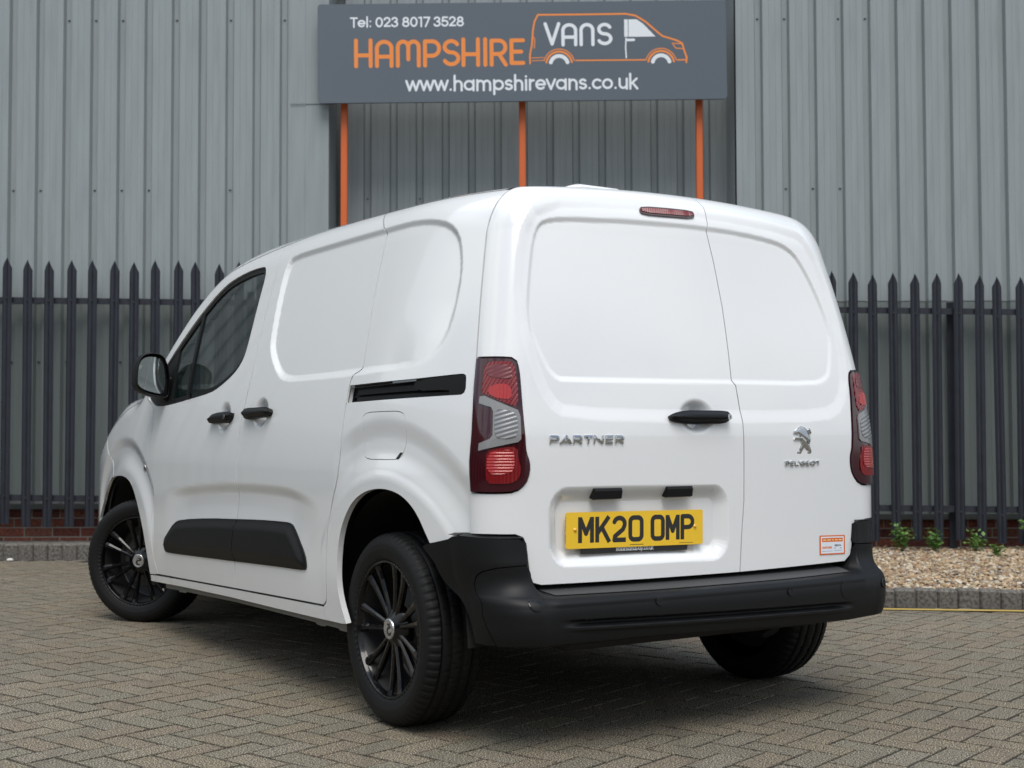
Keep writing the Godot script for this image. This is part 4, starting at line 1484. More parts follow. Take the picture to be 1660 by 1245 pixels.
	wing.append_array(pv([4.045, 0.94, 4.02, 0.90, 3.94, 0.824, 3.868, 0.735]))
	wing.append_array(arch_f)
	wing.append_array(pv([3.12, 0.286]))
	var wings := side_both("front_wing", shrink(wing, G), [], Vector2(0.016, 0.016), white, v)
	var rp := part("side_marker", panel(oval(Vector2(3.297, 0.797), Vector2(0.020, 0.017), 20), [], side_at(0.004), Vector2(0.02, 0.02), 0.008), mats["aluminium"], wings[0])
	part("marker_lens", panel(oval(Vector2(3.297, 0.797), Vector2(0.008, 0.007), 12), [], side_at(0.006), Vector2(0.02, 0.02), 0.004), mats["underbody"], rp)
	var nose := PackedVector2Array()
	nose.append_array(pv([3.87, 0.735, 3.943, 0.824, 4.022, 0.90, 4.047, 0.945, 4.03, 0.972]))
	nose.append_array(pv(seam_run(4.08, 4.60, 8)))
	nose.append_array(pv([4.64, 0.70, 4.64, 0.40, 4.27, 0.40, 4.25, 0.50, 4.20, 0.565, 4.142, 0.619, 4.06, 0.670, 3.973, 0.710]))
	side_both("front_bumper", shrink(nose, G), [], Vector2(0.02, 0.02), white, v)
	var cap := []
	for j in 9:
		var row := []
		for i in 13:
			var u := 1.0 - i / 6.0
			var hh := lerpf(0.20, 0.745, j / 8.0)
			row.append(V(4.64 + 0.05 * (1.0 - u * u), u * (w0(hh) - inset(4.64)), hh))
		cap.append(row)
	part("front_face", grid_mesh(cap), black, v)
	var sill := pv([3.197, 0.279, 3.10, 0.284, 2.7, 0.299, 2.335, 0.311, 2.0, 0.322, 1.55, 0.336, 1.146, 0.348, 1.142, 0.301, 1.6, 0.292, 2.1, 0.284, 2.7, 0.268, 3.199, 0.250])
	side_both("sill", sill, [], Vector2(0.03, 0.012), white, v, -0.002, 0.05)
	for sg in [1.0, -1.0]:
		part("sill_flange", panel(pv([3.08, 0.255, 2.1, 0.288, 1.02, 0.302, 1.02, 0.268, 1.10, 0.266, 1.11, 0.272, 1.22, 0.270, 1.23, 0.264, 1.30, 0.263, 1.31, 0.270, 2.1, 0.258, 2.78, 0.236, 2.79, 0.229, 2.88, 0.225, 2.89, 0.232, 3.08, 0.224]), [], side_at(-0.035, sg), Vector2(0.06, 0.03), 0.006), mats["dusty steel"], v)

	# ---- roof, windscreen, bonnet
	var rows := []
	for k in 25:
		rows.append(over(lerpf(0.37, 2.44, k / 24.0)))
	var roof := part("roof", grid_mesh(rows), white, v)
	var pod := MB.new()
	pod.lathe(PackedVector2Array([Vector2(-0.06, 0.001), Vector2(-0.052, 0.012), Vector2(-0.04, 0.02), Vector2(0.04, 0.02), Vector2(0.052, 0.012), Vector2(0.06, 0.001)]), 20)
	var pd := part("roof_vent", pod.mesh(), white, roof)
	pd.transform = Transform3D(Basis.from_scale(Vector3(1.9, 0.9, 3.4)), V(0.50, 0.20, top(0.50) + 0.034))
	var ws := []
	for k in 13:
		ws.append(over(lerpf(2.46, 3.40, k / 12.0)).slice(6, 25))
	part("windscreen", grid_mesh(ws), mats["tinted glass"], v)
	for sg in [0, 1]:
		var pil := []
		for k in 17:
			var row := over(lerpf(2.445, 3.43, k / 16.0))
			pil.append(row.slice(0, 8) if sg == 0 else row.slice(21, 29))
		part("windscreen_pillar", grid_mesh(pil), white, v)
	var bon := []
	for k in 15:
		bon.append(over(lerpf(3.44, 4.62, k / 14.0)))
	part("bonnet", grid_mesh(bon), white, v)

	# ---- rear doors
	var light := rounded(pv([1.0, 1.190, 0.96, 1.1895, 0.88, 1.189, 0.822, 1.186, 0.808, 1.150, 0.80, 1.10, 0.788, 1.016, 0.771, 0.925, 0.765, 0.900, 0.750, 0.874, 0.748, 0.842, 0.762, 0.812, 0.80, 0.788, 0.86, 0.785, 0.94, 0.7855, 1.0, 0.786]), 1)
	light = Geometry2D.intersect_polygons(light, pv([0.5, 0.5, 0.9985, 0.5, 0.9985, 1.5, 0.5, 1.5]))[0]
	var light_r := rounded(pv([-1.0, 1.184, -0.92, 1.184, -0.83, 1.183, -0.775, 1.180, -0.757, 1.150, -0.748, 1.10, -0.730, 1.03, -0.710, 0.925, -0.706, 0.902, -0.694, 0.878, -0.692, 0.846, -0.702, 0.815, -0.74, 0.780, -0.80, 0.776, -0.90, 0.778, -1.0, 0.780]), 1)
	light_r = Geometry2D.intersect_polygons(light_r, pv([-0.9985, 0.5, -0.5, 0.5, -0.5, 1.5, -0.9985, 1.5]))[0]
	var split := pv([-0.12, 1.80, -0.125, 1.722, -0.112, 1.665, -0.10, 1.641, -0.112, 1.537, -0.118, 1.384, -0.113, 1.233, -0.109, 1.135, -0.122, 1.117, -0.130, 1.026, -0.129, 0.903, -0.126, 0.739, -0.113, 0.618, -0.104, 0.503])
	var left := PackedVector2Array()
	left.append_array(split)
	left.append_array(pv([0.3, 0.503, 0.705, 0.505, 0.735, 0.513, 0.747, 0.54, 0.753, 0.58, 0.760, 0.63, 0.772, 0.650, 0.80, 0.659, 0.90, 0.660, 0.997, 0.659, 0.997, 1.5, 0.997, 1.80, 0.5, 1.80]))
	var right := PackedVector2Array()
	var srev := split.duplicate()
	srev.reverse()
	right.append_array(srev)
	right.append_array(pv([-0.5, 1.80, -0.997, 1.80, -0.997, 1.2, -0.997, 0.655, -0.78, 0.652, -0.73, 0.645, -0.70, 0.61, -0.692, 0.56, -0.682, 0.530, -0.65, 0.509, -0.4, 0.506]))
	# keep the doors a few millimetres off the lights
	var hole_l: PackedVector2Array = Geometry2D.offset_polygon(light, 0.003)[0]
	var hole_r: PackedVector2Array = Geometry2D.offset_polygon(light_r, 0.003)[0]
	left = Geometry2D.clip_polygons(left, hole_l)[0]
	right = Geometry2D.clip_polygons(right, hole_r)[0]
	var rs := Vector2(0.0065, 0.0045)
	var dl := part("rear_door", panel(shrink(left, 0.0022), [], rear_at(0.0), rs, 0.016), white, v)
	var dr := part("rear_door", panel(shrink(right, 0.0022), [], rear_at(0.0), rs, 0.016), white, v)
	var gap := pv([0.99, 0.50, 0.99, 1.79, -0.99, 1.79, -0.99, 0.50])
	part("gap_shade", panel(gap, [], func(p: Vector2) -> Vector3: return rear_plain(p, -0.045), Vector2(0.05, 0.05), 0.0), mats["dark void"], v)  # dark sheet behind the rear doors keeps their gaps dark
	for r in Geometry2D.offset_polyline(split, 0.009):  # dark strip stands in for the shade in the split between the doors
		part("gap_shade", panel(Geometry2D.intersect_polygons(r, pv([-0.5, 0.51, 0.5, 0.51, 0.5, 1.79, -0.5, 1.79]))[0], [], rear_at(-0.0045), Vector2(0.01, 0.01), 0.0), mats["dark void"], v)
	# handle
	var rh_ := rounded(pv([0.215, 1.013, 0.20, 1.024, 0.143, 1.034, 0.06, 1.034, -0.02, 1.034, -0.062, 1.030, -0.060, 1.004, -0.031, 0.991, 0.03, 0.992, 0.09, 0.990, 0.17, 0.993, 0.205, 1.001]), 1)
	var hb := part("door_handle", panel(rh_, [], func(p: Vector2) -> Vector3: return rear_plain(p, 0.012 + 0.018 * smoothstep(0.0, 0.018, -sdf(rh_, p))), Vector2(0.012, 0.006), 0.024), mats["black plastic"], dl)
	part("key_lock", panel(oval(Vector2(-0.042, 1.013), Vector2(0.0095, 0.0095), 16), [], func(p: Vector2) -> Vector3: return rear_plain(p, 0.0305), Vector2(0.02, 0.02), 0.004), mats["chrome"], hb)
	part("key_slot", panel(pv([-0.0435, 1.008, -0.0405, 1.008, -0.0405, 1.018, -0.0435, 1.018]), [], func(p: Vector2) -> Vector3: return rear_plain(p, 0.0312), Vector2(0.02, 0.02), 0.0), mats["underbody"], hb)
	# high brake light
	var bl := rounded(pv([0.276, 1.684, 0.262, 1.696, 0.11, 1.698, -0.03, 1.698, -0.042, 1.687, -0.03, 1.671, 0.11, 1.669, 0.262, 1.668]), 1)
	var bk := part("brake_light", panel(bl, [], rear_at(0.006), Vector2(0.01, 0.01), 0.012), mats["smoked red lens"], dl)
	part("lens", panel(shrink(bl, 0.006), [], func(p: Vector2) -> Vector3: return rear_at(0.0085 + 0.001 * sin(p.x * 500.0)).call(p), Vector2(0.004, 0.006), 0.003), mats["red lens"], bk)
	# plate lamps, plate
	for c in [[0.513, 0.789, 0.398], [0.226, 0.786, 0.103]]:
		var lb := MB.new()
		var cx: float = (c[0] + c[2]) / 2
		var p0: Vector3 = rear_plain(Vector2(cx, 0.775), 0.0)
		var hw := 0.052
		var prof := [Vector2(0.034, 0.018), Vector2(-0.002, 0.016), Vector2(-0.006, 0.008), Vector2(-0.002, -0.016), Vector2(0.008, -0.019), Vector2(0.034, -0.012)]
		for k in prof.size():
			var a: Vector2 = prof[k]
			var b: Vector2 = prof[(k + 1) % prof.size()]
			lb.quad(p0 + Vector3(-hw, a.y, -a.x), p0 + Vector3(hw, a.y, -a.x), p0 + Vector3(hw, b.y, -b.x), p0 + Vector3(-hw, b.y, -b.x), Vector3(0, (a.y + b.y), 0.02 - (a.x + b.x) / 2))
		for e in [-hw, hw]:
			for k in range(1, prof.size() - 1):
				lb.flat_tri(p0 + Vector3(e, prof[0].y, -prof[0].x), p0 + Vector3(e, prof[k].y, -prof[k].x), p0 + Vector3(e, prof[k + 1].y, -prof[k + 1].x), Vector3(e, 0, 0))
		part("plate_lamp", lb.mesh(), mats["black plastic"], dl)
	number_plate(dl)
	# badges
	badge_text(dl, "PARTNER", 0.685, 0.394, 0.929, 0.0255, 0.0048)
	badge_text(dr, "PEUGEOT", -0.327, -0.513, 0.8490, 0.0165, 0.0024)
	lion(dr)
	sticker(dr)

	# ---- tail lights
	for sg in [1.0, -1.0]:
		var ol: PackedVector2Array = light if sg > 0 else light_r
		var k := 0.0 if sg > 0 else 0.045   # the right lamp sits that much further in
		var fx := func(a: Array) -> PackedVector2Array:
			var r := PackedVector2Array()
			for q in a.size() / 2:
				r.append(Vector2(sg * (a[q * 2] - k * smoothstep(1.0, 0.8, a[q * 2])), a[q * 2 + 1] - (0.004 if sg < 0 else 0.0)))
			return r
		var tl := part("tail_light", panel(shrink(ol, 0.001), [], rear_at(0.006), Vector2(0.012, 0.012), 0.02), mats["smoked red lens"], v)
		part("stop_lens", panel(rounded(fx.call([0.935, 1.176, 0.86, 1.180, 0.828, 1.176, 0.815, 1.13, 0.803, 1.038, 0.860, 1.055, 0.925, 1.078, 0.947, 1.082, 0.942, 1.13]), 1), [], func(p: Vector2) -> Vector3: return rear_at(0.0085 + 0.0011 * sin(p.x * 420.0 + p.y * 300.0)).call(p), Vector2(0.004, 0.006), 0.004), mats["red lens"], tl)
		part("stop_reflector", panel(rounded(fx.call([0.918, 1.10, 0.87, 1.112, 0.835, 1.105, 0.826, 1.062, 0.880, 1.066, 0.915, 1.08]), 1), [], func(p: Vector2) -> Vector3: return rear_at(0.0105 + 0.0009 * sin(p.x * 520.0)).call(p), Vector2(0.003, 0.006), 0.003), mats["bright red lens"], tl)
		part("upper_reflector", panel(rounded(fx.call([0.925, 1.168, 0.87, 1.170, 0.838, 1.166, 0.828, 1.13, 0.85, 1.125, 0.90, 1.130, 0.93, 1.14]), 1), [], func(p: Vector2) -> Vector3: return rear_at(0.0103 + 0.0004 * sin(p.y * 480.0 + p.x * 150.0)).call(p), Vector2(0.006, 0.003), 0.003), mats["pink lens"], tl)
		part("indicator_lens", panel(fx.call([0.953, 1.072, 0.93, 1.074, 0.872, 1.054, 0.806, 1.031, 0.797, 1.012, 0.790, 0.944, 0.800, 0.935, 0.945, 0.909, 0.945, 0.931, 0.900, 0.945, 0.891, 0.956, 0.893, 1.028, 0.902, 1.040, 0.955, 1.052]), [], rear_at(0.0105), Vector2(0.012, 0.012), 0.008), mats["clear lens"], tl)
		part("indicator_bowl", panel(rounded(fx.call([0.884, 1.035, 0.84, 1.03, 0.808, 1.018, 0.803, 0.955, 0.83, 0.946, 0.88, 0.946, 0.886, 0.99]), 1), [], func(p: Vector2) -> Vector3: return rear_at(0.0122 + 0.0006 * sin(p.y * 460.0 + p.x * 120.0)).call(p), Vector2(0.006, 0.003), 0.003), mats["silver lens"], tl)
		part("fog_lens", panel(rounded(fx.call([0.912, 0.908, 0.86, 0.918, 0.80, 0.922, 0.795, 0.885, 0.782, 0.855, 0.790, 0.825, 0.815, 0.812, 0.86, 0.811, 0.905, 0.812, 0.91, 0.86]), 1), [], func(p: Vector2) -> Vector3: return rear_at(0.0085 + 0.001 * sin(p.x * 480.0)).call(p), Vector2(0.004, 0.008), 0.004), mats["red lens"], tl)
		part("fog_bowl", panel(rounded(fx.call([0.905, 0.902, 0.86, 0.910, 0.815, 0.912, 0.806, 0.88, 0.808, 0.85, 0.83, 0.840, 0.905, 0.840]), 1), [], func(p: Vector2) -> Vector3: return rear_at(0.0102 + 0.0009 * sin(p.y * 700.0)).call(p), Vector2(0.008, 0.0025), 0.003), mats["bright red lens"], tl)

	# ---- rear bumper
	var seam_l := pv([0.915, 0.335, 0.947, 0.395, 0.956, 0.427, 0.945, 0.475, 0.929, 0.510, 0.91, 0.540, 0.891, 0.552, 0.85, 0.563, 0.80, 0.568, 0.757, 0.570])
	var seam_r := mirrored(seam_l)
	var bm := PackedVector2Array()
	bm.append_array(seam_l)
	bm.append_array(pv([0.741, 0.545, 0.733, 0.512, 0.712, 0.500, 0.60, 0.4965, 0.0, 0.4955, -0.60, 0.499, -0.655, 0.503, -0.69, 0.525, -0.702, 0.570]))
	for q in seam_r:
		if q.x < -0.76:
			bm.append(q)
	bm.append_array(pv([-0.80, 0.328, -0.60, 0.322, -0.35, 0.325, 0.0, 0.338, 0.40, 0.344, 0.72, 0.340, 0.82, 0.337]))
	var bump := part("rear_bumper", panel(shrink(bm, 0.0015), [], bump_at(0.0), Vector2(0.012, 0.0028), 0.03, Vector3(0, -0.6, -2.2)), black, v)
	var corner := PackedVector2Array()
	corner.append_array(seam_l)
	corner.append_array(pv([0.741, 0.60, 0.747, 0.634, 0.766, 0.6485, 0.857, 0.651, 0.95, 0.656, 0.985, 0.650, 1.0, 0.642, 1.10, 0.622, 1.135, 0.612, 1.08, 0.56, 1.04, 0.48, 1.01, 0.40, 0.99, 0.335]))
	var corner_r := PackedVector2Array()
	for q in mirrored(corner):
		corner_r.append(Vector2(q.x + (0.056 if q.x > -0.80 else 0.0), q.y))
	for sg in [1.0, -1.0]:
		part("bumper_corner", panel(shrink(corner if sg > 0 else corner_r, 0.0015), [], bump_at(-0.001), Vector2(0.012, 0.01), 0.03, Vector3(0, -0.6, -2.2)), black, v)
		var tp := MB.new()
		# top closing ledge of the corner block
		var cb := bump_at(-0.001)
		var inn := []
		var outp := []
		for k in 12:
			var pp := lerpf(0.755 if sg > 0 else 0.715, 1.0, k / 11.0)
			var q: Vector3 = cb.call(Vector2(sg * pp, 0.6505 + 0.004 * smoothstep(0.85, 0.95, pp)))
			outp.append(q)
			inn.append(q + Vector3(sg * 0.06 * smoothstep(0.8, 1.0, pp), 0.012, -0.06 * (1.0 - smoothstep(0.9, 1.0, pp))))
		part("corner_ledge", grid_mesh([outp, inn]), mats["black plastic"], v)
	part("loading_step", panel(pv([0.69, 0.4785, 0.705, 0.488, 0.69, 0.496, 0.40, 0.4945, 0.0, 0.4935, -0.40, 0.496, -0.64, 0.499, -0.655, 0.488, -0.64, 0.4785, -0.3, 0.4765, 0.0, 0.4765, 0.3, 0.4765]), [], func(p: Vector2) -> Vector3: return bump_at(0.0).call(p) + Vector3(0, 0.0022, 0.0005), Vector2(0.02, 0.002), 0.0, Vector3(0, -0.6, -2.2)), mat("sky lit plastic", lin(0.045, 0.046, 0.047), 0.6), bump)  # ledge coloured paler to stand in for sky light on its top
	for c in [[0.788, 0.461, 0.019, 0.017], [0.333, 0.449, 0.013, 0.013], [-0.259, 0.442, 0.013, 0.013], [-0.79, 0.436, 0.015, 0.015]]:
		var ring := part("parking_sensor", panel(oval(Vector2(c[0], c[1]), Vector2(c[2], c[3]), 20), [oval(Vector2(c[0], c[1]), Vector2(c[2] - 0.003, c[3] - 0.003), 20)], bump_at(0.0045), Vector2(0.012, 0.012), 0.006), mats["gloss black"], bump)
		part("sensor_face", panel(oval(Vector2(c[0], c[1]), Vector2(c[2] - 0.0035, c[3] - 0.0035), 20), [], bump_at(0.0038), Vector2(0.012, 0.012), 0.003), black, ring)
	var eye := oval(Vector2(-0.561, 0.433), Vector2(0.034, 0.034), 28)
	part("towing_eye_cover", panel(eye, [], bump_at(0.0015), Vector2(0.012, 0.012), 0.004), black, bump)

	# ---- inner shell and underside: keeps daylight out of the gaps
	var hull := PackedVector2Array()
	hull.append_array(pv([0.34, 0.30]))
	for k in 12:
		var vv := lerpf(0.35, 1.72, k / 11.0)
		hull.append(Vector2(rear_edge(vv) + 0.03, vv))
	hull.append_array(pv(seam_run(0.40, 2.0, 10)))
	hull.append_array(pv([2.02, 1.05, 3.25, 1.02, 3.44, 1.10, 3.8, 1.0, 4.2, 0.86, 4.55, 0.70, 4.55, 0.30]))
	hull = shrink(hull, 0.01)
	var wr := oval(Vector2(0.70, 0.30), Vector2(0.40, 0.52), 28)
	var wf2 := oval(Vector2(3.68, 0.28), Vector2(0.56, 0.50), 28)
	var hl: Array = Geometry2D.clip_polygons(hull, wr)
	var big: PackedVector2Array = hl[0]
	hl = Geometry2D.clip_polygons(big, wf2)
	for sg in [1.0, -1.0]:
		for h in hl:
			part("inner_skin", panel(h, [], func(p: Vector2) -> Vector3: return V(p.x, sg * (section(p.x, p.y).x - 0.045), section(p.x, p.y).y), Vector2(0.06, 0.06), 0.0), mats["dark void"], v)
		for c in [[0.715, 0.30, 0.475], [3.66, 0.27, 0.50]]:
			var lb := MB.new()
			lb.lathe(PackedVector2Array([Vector2(0.0, c[2]), Vector2(0.36, c[2]), Vector2(0.37, c[2] - 0.01), Vector2(0.37, 0.02)]), 36, deg_to_rad(-88.0), deg_to_rad(88.0))
			var o := part("wheel_arch_liner", lb.mesh(), mats["dark void"], v)
			o.position = V(c[0], sg * 0.845, c[1])
			if sg < 0:
				o.rotation.y = PI
	var under := MB.new()
	under.box(V(2.2, 0, 0.34), Vector3(0.55, 0.05, 2.05), 0.02)
	under.box(V(2.1, 0, 0.33), Vector3(0.80, 0.04, 0.95), 0.02)
	under.box(V(0.30, 0, 0.42), Vector3(0.72, 0.06, 0.10), 0.02)
	under.tube([V(0.95, -0.70, 0.31), V(0.726, -0.66, 0.27), V(0.726, 0.66, 0.27), V(0.95, 0.70, 0.31)], 0.045, 10)
	under.box(V(0.70, -0.52, 0.33), Vector3(0.10, 0.10, 0.16), 0.03)
	under.box(V(0.62, -0.40, 0.30), Vector3(0.18, 0.06, 0.12), 0.03)
	under.tube([V(0.45, -0.58, 0.22), V(0.60, -0.58, 0.42)], 0.035, 8)
	part("underside", under.mesh(), mats["underbody"], v)
	# cabin
	var cab := MB.new()
	cab.box(V(2.02, 0, 0.98), Vector3(0.69, 0.62, 0.01))
	part("bulkhead", cab.mesh(), mats["interior"], v)
	var fl2 := MB.new()
	fl2.box(V(2.7, 0, 0.45), Vector3(0.84, 0.02, 0.70))
	part("cab_floor", fl2.mesh(), mats["interior"], v)
	var dash := MB.new()
	dash.box(V(3.22, 0, 0.98), Vector3(0.80, 0.14, 0.20), 0.07)
	dash.box(V(2.98, -0.38, 1.06), Vector3(0.20, 0.06, 0.10), 0.05)
	part("dashboard", dash.mesh(), mats["interior"], v)
	for t in [0.42, -0.42]:
		var st := MB.new()
		st.box(V(2.45, t, 0.72), Vector3(0.24, 0.09, 0.26), 0.05)
		st.box(V(2.20, t, 1.02), Vector3(0.23, 0.30, 0.08), 0.05, Basis(Vector3.RIGHT, 0.22))
		st.box(V(2.12, t, 1.42), Vector3(0.13, 0.09, 0.05), 0.04, Basis(Vector3.RIGHT, 0.15))
		part("seat", st.mesh(), mats["seat cloth"], v)
	var wheel := TorusMesh.new()
	wheel.inner_radius = 0.165
	wheel.outer_radius = 0.195
	var sw := part("steering_wheel", wheel, mats["interior"], v)
	sw.position = V(2.86, -0.40, 1.08)
	sw.rotation.x = deg_to_rad(65.0)
	var belt := MB.new()
	belt.box(V(2.10, -0.70, 1.25), Vector3(0.006, 0.30, 0.022), 0.002, Basis(Vector3.RIGHT, 0.5))
	part("seat_belt", belt.mesh(), mats["dusty steel"], v)

	# ---- mirrors
	for sg in [1.0, -1.0]:
		door_mirror(v, sg)
	# ---- wheels
	var wm := wheel_meshes()
	road_wheel(v, wm, V(0.730, 0.777, 0.316), 0.0, 1.0, 0.3)
	road_wheel(v, wm, V(0.726, -0.765, 0.316), 0.0, -1.0, 0.1)
	var steer := deg_to_rad(38.0)
	road_wheel(v, wm, V(3.58, 0.852, 0.313) - Basis(Vector3.UP, steer) * Vector3(-0.095, 0, 0), steer, 1.0, 0.75)
	road_wheel(v, wm, V(3.58, -0.77, 0.316), steer, -1.0, 0.5)

func rear_plain(p: Vector2, off: float) -> Vector3:   # the rear surface without its pressings
	var h00 := minf(p.y, top(0.35) - 0.151)
	var s0 := rear_s0(h00)
	var c := section(s0 + BOW + AS, p.y)
	var q := absf(p.x)
	var phi := clampf((q - 0.75) / 0.25, 0.0, 1.0) * PI / 2
	var t := signf(p.x) * ((c.x - AT) * minf(q / 0.75, 1.0) + (AT + off) * sin(phi))
	var bow := BOW * pow(minf(q / 0.75, 1.0), 2.0)
	var k := cos(phi) * cos(c.z)
	var u := 1.0 - c.z / (PI / 2)
	return V(s0 + bow + (AS + BOW - bow) * (1.0 - k) + 0.2 * 0.151 * sin(c.z) * u * u * cos(phi) - off * k + 0.1 * AT * sin(phi) * pow(1.0 - phi / (PI / 2), 2.0) * cos(c.z), t, c.y + 0.0275 * (1.0 - pow(minf(absf(t) / c.x, 1.0), 2.0)) * sin(c.z) + off * sin(c.z))

func number_plate(door: Node) -> void:
	var W := 0.52
	var H := 0.111
	var img := Image.create(1040, 222, false, Image.FORMAT_RGB8)
	var yellow := Color(0.95, 0.77, 0.10)
	img.fill(yellow)
	var ink_c := Color(0.03, 0.03, 0.035)
	write(img, "MK20", "plate", 90, 188, 158, 497, 29, ink_c, true)
	write(img, "OMP", "plate", 632, 188, 158, 345, 29, ink_c, true)
	for x in range(470, 570, 7):
		ink(img, [Vector2(x, 209), Vector2(x + 4, 209)], 4, ink_c)
	for x in range(850, 960, 7):
		ink(img, [Vector2(x, 209), Vector2(x + 4, 209)], 3, ink_c)
	var face := StandardMaterial3D.new()
	face.resource_name = "plate face"
	face.albedo_texture = ImageTexture.create_from_image(img)
	face.roughness = 0.3
	face.clearcoat_enabled = true
	face.clearcoat = 1.0
	# the plate hangs flat in its pressing
	var a := rear_plain(Vector2(0.606, 0.718), -0.012)
	var b := rear_plain(Vector2(0.066, 0.712), -0.012)
	var c := rear_plain(Vector2(0.062, 0.605), -0.012)
	var ux := (b - a).normalized()
	var uy := (a - rear_plain(Vector2(0.60, 0.612), -0.012))
	uy = (uy - ux * uy.dot(ux)).normalized()
	var uz := ux.cross(uy)
	var mid := (a + c) / 2.0 + uz * 0.006
	var m := MB.new()
	var ol := PackedVector2Array()
	for q in [[1, 1, 0], [-1, 1, 90], [-1, -1, 180], [1, -1, 270]]:
		for p in arc(Vector2(q[0] * (W / 2 - 0.007), q[1] * (H / 2 - 0.007)), Vector2(0.007, 0.007), q[2], q[2] + 90, 4):
			ol.append(p)
	for p in ol:
		m.vert(mid + ux * p.x + uy * p.y, uz, Vector2(p.x / W + 0.5, 0.5 - p.y / H))
	var t := Geometry2D.triangulate_polygon(ol)
	for k in t.size() / 3:
		m.tri(t[k * 3], t[k * 3 + 1], t[k * 3 + 2])
	for k in ol.size():
		var p := ol[k]
		var q := ol[(k + 1) % ol.size()]
		m.quad(mid + ux * p.x + uy * p.y, mid + ux * q.x + uy * q.y, mid + ux * q.x + uy * q.y - uz * 0.005, mid + ux * p.x + uy * p.y - uz * 0.005, ux * p.x + uy * p.y)
	part("number_plate", m.mesh(), face, door)
	# black backing strip with the small white web address
	var im2 := Image.create(640, 50, false, Image.FORMAT_RGB8)
	im2.fill(Color(0.03, 0.03, 0.035))
	write(im2, "RobinsandDay.co.uk", "", 205, 40, 25, 225, 4.5, Color(0.85, 0.86, 0.87))
	var f2 := StandardMaterial3D.new()
	f2.resource_name = "plate backing face"
	f2.albedo_texture = ImageTexture.create_from_image(im2)
	f2.roughness = 0.3
	f2.clearcoat_enabled = true
	var s := MB.new()
	var y0 := -H / 2 - 0.017
	var y1 := -H / 2 + 0.012
	var i := s.v.size()
	for q in [[-0.205, y0, 0, 1], [0.20, y0, 1, 1], [0.205, y1, 1, 0], [-0.205, y1, 0, 0]]:
		s.vert(mid - uz * 0.0045 + ux * q[0] + uy * q[1], uz, Vector2(q[2], q[3]))
	s.tri(i, i + 1, i + 2)
	s.tri(i, i + 2, i + 3)
	s.quad(mid - uz * 0.0045 + ux * -0.205 + uy * y0, mid - uz * 0.0045 + ux * 0.20 + uy * y0, mid - uz * 0.012 + ux * 0.20 + uy * y0, mid - uz * 0.012 + ux * -0.205 + uy * y0, -uy)
	part("plate_backing", s.mesh(), f2, door)
	for x in [-0.228, 0.228]:
		var sc := MB.new()
		sc.lathe(PackedVector2Array([Vector2(0.0045, 0.0005), Vector2(0.004, 0.004), Vector2(0.0, 0.0065)]), 12)
		var o := part("plate_screw", sc.mesh(), mat("yellow cap", Color(0.93, 0.68, 0.10), 0.35, 0.0, 1.0), door)
		o.transform = Transform3D(Basis(uz, uy, ux), mid + ux * x + uy * 0.002 + uz * 0.0003)

func badge_text(door: Node, s: String, p0: float, p1: float, y: float, cap: float, wide: float) -> void:
	var k := (p1 - p0) / text_width(s, "")
	var at := p0
	var i := 0
	var b := MB.new()
	for ch in s:
		var g := glyph(ch, "")
		for q in range(1, g.size()):
			var line := PackedVector2Array()
			for c in g[q]:
				line.append(Vector2(at + c.x * k, y + c.y * cap))
			var closed := line.size() > 4 and line[0].distance_to(line[line.size() - 1]) < 0.0005
			var res: Array = Geometry2D.offset_polyline(line, wide / 2, Geometry2D.JOIN_MITER, Geometry2D.END_BUTT)
			if closed or res.size() > 1:
				# ring or a stroke that meets itself: cut it in two open strokes
				res = []
				var h := line.size() / 2
				res.append_array(Geometry2D.offset_polyline(line.slice(0, h + 1), wide / 2, Geometry2D.JOIN_MITER, Geometry2D.END_BUTT))
				res.append_array(Geometry2D.offset_polyline(line.slice(h, line.size()), wide / 2, Geometry2D.JOIN_MITER, Geometry2D.END_BUTT))
			for r in res:
				i += 1
				var off := 0.0046 + 0.00012 * (i % 5)
				var low: float = y
				var tall: float = cap
				var m := panel(r, [], func(p: Vector2) -> Vector3: return rear_plain(p, off + 0.0016 * sin(PI * clampf((p.y - low) / tall, 0.0, 1.0))), Vector2(0.006, 0.003), 0.005)
				var arr := m.surface_get_arrays(0)
				var base_i := b.v.size()
				b.v.append_array(arr[Mesh.ARRAY_VERTEX])
				b.n.append_array(arr[Mesh.ARRAY_NORMAL])
				b.uv.append_array(arr[Mesh.ARRAY_TEX_UV])
				for e in arr[Mesh.ARRAY_INDEX]:
					b.idx.append(e + base_i)
		at += g[0] * k
	part("badge_lettering", b.mesh(), mats["chrome"], door)

